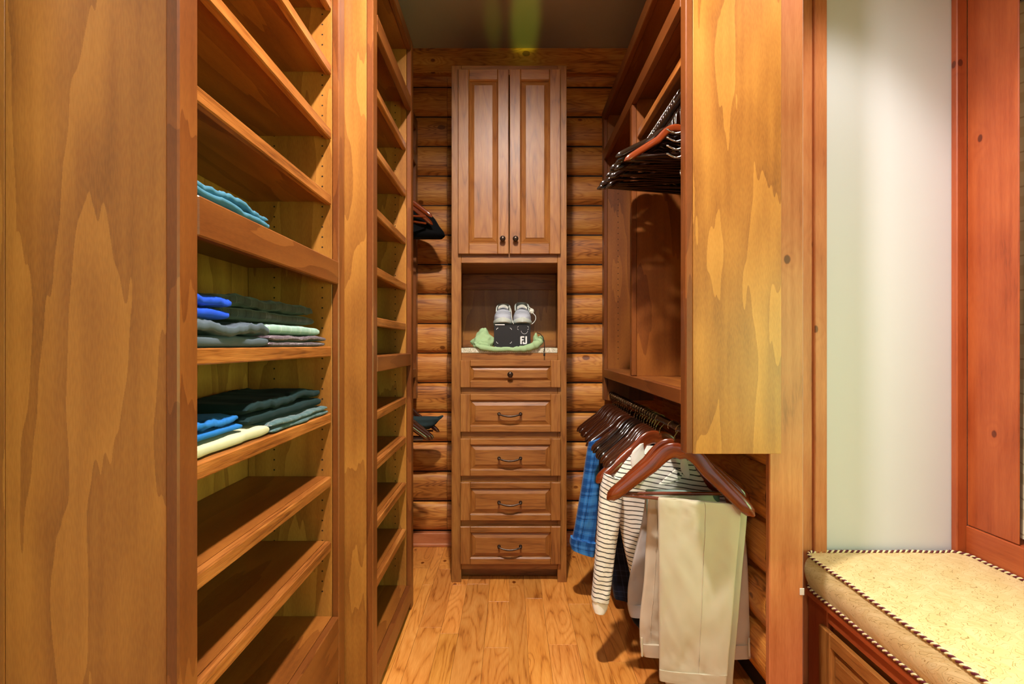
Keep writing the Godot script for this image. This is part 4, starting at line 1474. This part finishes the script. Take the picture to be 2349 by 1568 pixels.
	cloth_part("sleeve", st, M.stripe, rows_at(1.865, 0.055, [[1385, 1084, 1424, 1098], [1377, 1120, 1426, 1140, 0, 0, 0.06], [1372, 1190, 1420, 1200, 0, 0, 0.065], [1367, 1260, 1410, 1265, 0, 0, 0.06], [1361, 1330, 1402, 1335], [1357, 1372, 1396, 1378]]), 0.009, 12, 0.002, 0.006)
	cloth_part("cuff", st, M.white_cloth, rows_at(1.865, 0.045, [[1358, 1372, 1395, 1378], [1359, 1390, 1392, 1394], [1362, 1400, 1386, 1404]]), 0.003, 13)
	cloth_part("collar", st, M.white_cloth, rows_at(1.845, 0.012, [[1468, 1018, 1476, 1016], [1452, 1034, 1477, 1032], [1447, 1050, 1480, 1048], [1448, 1066, 1478, 1058], [1452, 1079, 1462, 1072]]), 0.004, 14)
	cloth_part("collar", st, M.white_cloth, rows_at(1.90, 0.02, [[1484, 1022, 1516, 1024], [1478, 1034, 1512, 1036], [1474, 1046, 1506, 1048]]), 0.002, 15)
	cloth_part("collar", st, M.white_cloth, rows_at(1.835, 0.012, [[1562, 1048, 1574, 1050], [1561, 1066, 1579, 1068], [1563, 1080, 1582, 1088], [1570, 1090, 1580, 1098]]), 0.003, 16)
	var pk := cloth_part("placket", st, M.stripe, rows_at(1.84, 0.01, [[1551, 1074, 1562, 1078], [1537, 1086, 1563, 1094], [1522, 1100, 1548, 1104], [1511, 1110, 1522, 1112]]), 0.003, 17)
	var mb := newmb(M.button, 0.0)
	mb.lathe(at(1556, 1087, 1.833), [[0.0055, 0.0], [0.0055, 0.002], [0.004, 0.003], [0.0, 0.0025]], Vector3(0, 0, 1), 12)
	obj("button", mb, M.button, pk)
	# trousers over the bars, from the back to the front
	var t := thing("grey_trousers", Vector3(0.55, ry - 0.23, -1.83), "pale lilac grey trousers between the striped shirt and beige trousers", "trousers", "trousers folded over hanger bars")
	cloth_part("legs", t, M.grey_cloth, rows_at(1.82, 0.03, [[1481, 1124, 1645, 1130, 0, 0, 0.02], [1480, 1140, 1645, 1146], [1474, 1185, 1642, 1185], [1461, 1245, 1636, 1245], [1446, 1312, 1632, 1320], [1440, 1350, 1630, 1360], [1440, 1388, 1628, 1395]]), 0.014, 21, 0.005)
	cloth_part("waistband", t, M.grey_cloth, rows_at(1.82, 0.04, [[1439, 1383, 1628, 1388], [1441, 1398, 1628, 1403], [1445, 1412, 1628, 1416]]), 0.003, 22)
	cloth_part("lining", t, M.navy_plaid, rows_at(1.84, 0.03, [[1445, 1408, 1600, 1408], [1452, 1424, 1600, 1424], [1466, 1440, 1600, 1440]]), 0.004, 23)
	var tt := thing("teal_trousers", Vector3(0.55, ry - 0.2, -1.79), "rolled top of teal grey trousers under the striped shirt placket", "trousers", "trousers folded over hanger bars")
	cloth_part("legs", tt, M.teal_cloth, rows_at(1.79, 0.034, [[1482, 1122, 1648, 1128, 0, 0, 0.015], [1480, 1130, 1650, 1136], [1481, 1142, 1650, 1148], [1484, 1180, 1648, 1190]]), 0.004, 25)
	var kb := thing("beige_trousers", Vector3(0.55, ry - 0.24, -1.74), "beige trousers with waistband hanging down, behind the frontmost khaki pair", "trousers", "trousers folded over hanger bars")
	cloth_part("legs", kb, M.beige, rows_at(1.745, 0.03, [[1488, 1138, 1634, 1133, 0, 0, 0.02], [1486, 1152, 1644, 1150], [1485, 1185, 1694, 1180], [1482, 1240, 1710, 1235], [1477, 1330, 1716, 1330], [1468, 1410, 1719, 1420], [1467, 1450, 1720, 1460], [1469, 1480, 1721, 1484]]), 0.013, 31, 0.004)
	seam(kb, M.beige, 36, 0.0011)
	cloth_part("waistband", kb, M.beige, rows_at(1.745, 0.042, [[1468, 1473, 1722, 1474], [1470, 1488, 1722, 1490], [1475, 1502, 1722, 1506]]), 0.003, 32)
	mb = newmb(M.beige, 0.0)
	for px in [1718.0, 1472.0]:
		mb.tube(PackedVector3Array([at(px, 1462, 1.715), at(px, 1480, 1.712), at(px + 1.0, 1504, 1.712)]), 0.004, 6)
	obj("belt_loops", mb, M.beige, kb)
	var kf := thing("khaki_trousers", Vector3(0.55, ry - 0.24, -1.65), "frontmost khaki trousers with sharp creases over a cherry hanger's bar", "trousers", "trousers folded over hanger bars")
	cloth_part("leg", kf, M.khaki, rows_at(1.64, 0.022, [[1511, 1140, 1692, 1156, 0.03, -0.02, 0.014], [1509, 1150, 1699, 1168, 0.03, -0.02], [1510, 1200, 1697, 1215, 0.03, -0.02], [1510, 1290, 1689, 1300, 0.03, -0.02], [1511, 1400, 1681, 1408, 0.03, -0.02], [1512, 1500, 1672, 1505, 0.03, -0.02], [1512, 1538, 1669, 1548, 0.03, -0.02]]), 0.009, 41, 0.002)
	seam(kf, M.khaki, 11, 0.0011)
	cloth_part("hem", kf, M.khaki, rows_at(1.638, 0.024, [[1512, 1534, 1669, 1546, 0.03, -0.02], [1512, 1550, 1667, 1562, 0.03, -0.02], [1513, 1559, 1665, 1576, 0.03, -0.02]]), 0.004, 42)
	cloth_part("leg", kf, M.khaki, rows_at(1.675, 0.022, [[1530, 1142, 1706, 1160, 0.03, -0.02, 0.014], [1528, 1155, 1713, 1174, 0.03, -0.02], [1526, 1200, 1711, 1215, 0.03, -0.02], [1526, 1300, 1702, 1310, 0.03, -0.02], [1526, 1400, 1694, 1410, 0.03, -0.02], [1526, 1500, 1685, 1510, 0.03, -0.02], [1526, 1565, 1679, 1590, 0.03, -0.02]]), 0.01, 45, 0.003)
func upper_rail() -> void:
	var ry := 2.02
	var rx := 0.56
	var r2 := RandomNumberGenerator.new()
	r2.seed = 31
	var proto := make_hanger("trouser_hanger", 0.198, 0.098, 0.088, M.hanger_dark, M.chrome, {"height": 0.013, "flare": 0.0075, "forward": 0.012, "power": 1.05, "bar": 0.185, "bar_half": 0.165})
	for k in 18:
		var h := proto if k == 0 else again(proto)
		h.position = Vector3(rx, ry, -(1.685 + k * 0.0235))
		h.rotation_degrees = Vector3(0, r2.randf_range(-2.0, 4.0), r2.randf_range(-4.0, 4.0))
		tag(h, "glossy dark hanger on the right upper rail, %s from the near end" % ordinal(k) if k else "reddish wooden hanger, nearest of the row on the right upper rail", "hanger", "hangers on the upper rail")
	for ch in proto.get_children():
		if ch.name.begins_with("shoulder"): ch.set_surface_override_material(0, M.hanger_cherry)
	# a chrome rack of paired prongs that hangs before them
	var t := thing("tiered_hanger", Vector3(rx, ry, -1.652), "chrome hanger with four tiers of paired prongs, before the dark hangers", "hanger")
	var mb := newmb(M.chrome, 0.0)
	var hk := PackedVector3Array()
	for q in [[0.0, -0.14], [0.0, -0.044], [0.016, -0.018], [0.0195, -0.003], [0.0135, 0.0095], [0.0, 0.0147], [-0.0135, 0.0095], [-0.0195, -0.003]]:
		hk.append(Vector3(rx + q[0], ry + q[1], -1.652))
	mb.tube(curve(hk, 3), 0.0018, 6)
	obj("hook", mb, M.chrome, t)
	mb = newmb(M.chrome, 0.0)
	mb.tube(curve(PackedVector3Array([Vector3(rx, ry - 0.13, -1.652), Vector3(rx, ry - 0.24, -1.652), Vector3(rx, ry - 0.262, -1.652), Vector3(rx - 0.005, ry - 0.27, -1.65), Vector3(rx - 0.009, ry - 0.262, -1.648), Vector3(rx - 0.009, ry - 0.252, -1.648)]), 3), 0.002, 6)
	obj("stem", mb, M.chrome, t)
	for k in 4:
		var y := ry - 0.128 - 0.0265 * k
		for z in [0.0, 1.0]:
			for s in [-1.0, 1.0]:
				mb = newmb(M.chrome, 0.0)
				var w: float = 0.053 - 0.011 * z
				var yy: float = y + 0.008 * z
				mb.tube(curve(PackedVector3Array([Vector3(rx, yy - 0.003, -1.652), Vector3(rx + s * 0.018, yy - 0.006, -1.648 - 0.012 * z), Vector3(rx + s * (w - 0.014), yy, -1.646 - 0.02 * z), Vector3(rx + s * w, yy + 0.008, -1.646 - 0.022 * z)]), 3), 0.0019, 6)
				mb.lathe(Vector3(rx + s * w, yy + 0.008, -1.646 - 0.022 * z), [[0.0, -0.003], [0.0026, -0.002], [0.003, 0.0], [0.0026, 0.002], [0.0, 0.003]], Vector3.UP, 8)
				obj("prong", mb, M.chrome, t)

func left_rail() -> void:
	var rx := -0.60
	var proto := make_hanger("trouser_hanger", 0.205, 0.13, 0.06, M.hanger_cherry, M.chrome, {"height": 0.014, "flare": 0.008, "forward": 0.01, "power": 1.05, "bar": 0.2, "bar_half": 0.17})
	var up := ["nearest", "middle", "farthest"]
	var yaw := [2.0, 30.0, 42.0]
	for k in 3:
		var h := proto if k == 0 else again(proto)
		h.position = Vector3(rx, 2.05, -(2.55 + k * 0.07))
		h.rotation_degrees = Vector3(0, yaw[k], -1)
		tag(h, "flat brown hanger over the black garment on the left, %s of three" % up[k], "hanger", "hangers on the left upper rail")
	for k in 3:
		var h := again(proto)
		h.position = Vector3(rx, 0.925, -(2.50 + k * 0.06))
		h.rotation_degrees = Vector3(0, [22.0, 12.0, 3.0][k], -2)
		for ch in h.get_children():
			if not ch.name.begins_with("hook"): ch.set_surface_override_material(0, M.hanger_brown)
		tag(h, "glossy brown hanger below the slate green garment, %s of three" % up[k], "hanger", "hangers on the left lower rail")
	var hi := again(proto)
	hi.position = Vector3(rx, 0.925, -2.80)
	for ch in hi.get_children():
		if not ch.name.begins_with("hook"): ch.set_surface_override_material(0, M.hanger_brown)
	tag(hi, "brown hanger that carries the slate green garment", "hanger", "hangers on the left lower rail")
	var b := thing("black_jumper", Vector3(rx, 1.8, -2.77), "black garment under the flat hangers on the left upper rail", "jumper")
	cloth_part("body", b, M.black_cloth, rows_at(2.79, 0.10, [[930, 462, 980, 486, 0, 0, 0.04], [928, 484, 996, 500], [926, 506, 1009, 520], [926, 524, 1018, 532], [926, 538, 1020, 540], [926, 546, 1014, 547, 0, 0, 0.06]]), 0.006, 51)
	var g := thing("slate_jumper", Vector3(rx, 0.8, -2.80), "slate green garment with ribbed edge on the left lower rail", "jumper")
	cloth_part("body", g, M.slate_cloth, rows_at(2.80, 0.07, [[935, 954, 1004, 955, 0, 0, 0.03], [935, 960, 1012, 957], [935, 968, 1005, 966], [935, 977, 998, 974], [935, 985, 986, 983, 0, 0, 0.03]]), 0.005, 53, 0.004)
	cloth_part("ribbed_edge", g, M.slate_cloth, rows_at(2.79, 0.03, [[1004, 955, 1016, 952], [1003, 962, 1017, 955], [1000, 967, 1013, 959]]), 0.003, 54)

# ------------------------------------------------------------------ window seat
func window_seat() -> void:
	var x := 1.04
	var u := thing("bench_cabinet", Vector3(1.3, 0, -1.0), "window bench with raised panel doors under the gold cushion", "bench")
	var m: Material = M.cabinet
	board("top_board", x - 0.012, 1.595, 0.325, 0.352, 0.3, 1.772, 2, M.redpine, u, 0.006)
	board("body", x + 0.02, 1.595, 0.0, 0.324, 0.3, 1.772, 2, M.edge, u, 0.001)
	board("stile", x, x + 0.02, 0.0, 0.324, 1.665, 1.772, 1, M.redpine, u, 0.003)
	board("rail", x, x + 0.02, 0.285, 0.324, 0.3, 1.664, 2, M.redpine, u, 0.003)
	board("rail", x, x + 0.02, 0.0, 0.07, 0.3, 1.664, 2, M.redpine, u, 0.003)
	board("stile", x, x + 0.02, 0.071, 0.284, 1.0, 1.05, 1, M.redpine, u, 0.003)
	for q in [[-1.68, 0.62], [-1.035, 0.62]]:
		var f := framed_front("door", u, Rect2(q[0], 0.062, q[1], 0.212), -x + 0.02, 0.02, 0.06, 0.045, 0)
		f.transform = Transform3D(Basis(Vector3.UP, -PI / 2), f.position)
	var mb := newmb(M.tape, 0.0)
	mb.box(at(1834, 1364, 1.6), at(1834, 1364, 1.6) + Vector3(0.0145, 0.022, 0.002), 1, 0.0008)
	var tp := obj("tape_scrap", mb, M.tape, self)
	tag(tp, "scrap of pale tape beside the corner of the gold cushion", "tape")
	# cushion
	var c := thing("seat_cushion", Vector3(1.3, 0.352, -1.1), "thick gold brocade cushion with burgundy and cream twisted piping", "cushion")
	var lo := Vector2(1.024, 0.42)
	var hi := Vector2(1.588, 1.783)
	var ring := func(ins: float, n: int) -> PackedVector2Array:
		var out := PackedVector2Array()
		var r := 0.045
		var a := lo + Vector2(ins, ins)
		var b := hi - Vector2(ins, ins)
		var corners := [[a.x + r, a.y + r, PI], [b.x - r, a.y + r, PI * 1.5], [b.x - r, b.y - r, 0.0], [a.x + r, b.y - r, PI * 0.5]]
		for k in 4:
			var q: Array = corners[k]
			for i in 9:
				var t: float = q[2] + PI / 2 * i / 8.0
				out.append(Vector2(q[0] + cos(t) * r, q[1] + sin(t) * r))
			var w: Array = corners[(k + 1) % 4]
			var e := Vector2(w[0] + cos(w[2]) * r, w[1] + sin(w[2]) * r)
			var s := out[-1]
			for i in range(1, n):
				out.append(s.lerp(e, float(i) / n))
		return out
	var y0 := 0.359
	var y1 := 0.468
	var rows: Array = []
	var uvs: Array = []
	mb = newmb(M.brocade, 0.0)
	for i in 11:
		var f := i / 10.0
		var p: PackedVector2Array = (ring as Callable).call(0.006 - 0.013 * sin(f * PI), 24)
		var row := PackedVector3Array()
		var ur := PackedVector2Array()
		var run := 0.0
		for k in p.size():
			if k: run += p[k].distance_to(p[k - 1])
			var wv := 0.004 * nz(p[k].y * 7.0, p[k].x * 7.0) * sin(f * PI)
			row.append(Vector3(p[k].x + wv, lerpf(y0, y1, f) + 0.004 * nz(p[k].y * 5.0, p[k].x * 5.0 + 9.0), -p[k].y))
			ur.append(Vector2(run / mb.tile.x, f * (y1 - y0) / mb.tile.y))
		ur.append(Vector2((run + 0.01) / mb.tile.x, f * (y1 - y0) / mb.tile.y))
		rows.append(row)
		uvs.append(ur)
	mb.grid(rows, uvs, true)
	obj("boxing", mb, M.brocade, c)
	mb = newmb(M.brocade, 0.0)
	rows = []
	uvs = []
	for i in 15:
		var f := i / 14.0
		var row := PackedVector3Array()
		var ur := PackedVector2Array()
		var p: PackedVector2Array = (ring as Callable).call(0.006, 24)
		var mid := (lo + hi) / 2
		for q in p:
			var w: Vector2 = mid + (q - mid) * (1.0 - f)
			row.append(Vector3(w.x, y1 + 0.004 * nz(w.y * 5.0, w.x * 5.0 + 9.0) * (1.0 - f) + 0.014 * sqrt(f) + 0.003 * nz(w.x * 6.0, w.y * 6.0) * f, -w.y))
			ur.append(Vector2(w.x / mb.tile.x, w.y / mb.tile.y))
		ur.append(ur[0])
		rows.append(row)
		uvs.append(ur)
	mb.grid(rows, uvs, true, false, Vector3.UP)
	obj("top_panel", mb, M.brocade, c)
	for lv in 2:
		var p: PackedVector2Array = (ring as Callable).call(0.003, 24)
		var pts := PackedVector3Array()
		for q in p:
			pts.append(Vector3(q.x, (y1 + 0.003 if lv == 1 else y0) + 0.004 * nz(q.y * 5.0, q.x * 5.0 + 9.0), -q.y))
		pts.append(pts[0])
		# even steps along the edge
		var len := 0.0
		for k in range(1, pts.size()): len += pts[k].distance_to(pts[k - 1])
		var cv := Curve3D.new()
		cv.bake_interval = 0.004
		for q in pts: cv.add_point(q)
		var steps := int(len / 0.0028)
		for sgn in 2:
			mb = newmb(M.cord_cream, 0.0)
			var path := PackedVector3Array()
			for k in steps + 1:
				var sdist := len * k / steps
				var a := cv.sample_baked(sdist)
				var b := cv.sample_baked(minf(sdist + 0.004, len))
				var dir := (b - a).normalized() if b.distance_to(a) > 1e-5 else Vector3(0, 0, 1)
				var sd := dir.cross(Vector3.UP).normalized()
				var ph := TAU * sdist / 0.02 + PI * sgn
				path.append(a + (sd * cos(ph) + Vector3.UP * sin(ph)) * 0.0027)
			mb.sweep(path, [Vector2(0.0031, 0.0031)], 6)
			var mm: Material = M.cord_cream if sgn else M.cord_red
			obj("piping_strand", mb, mm, c)
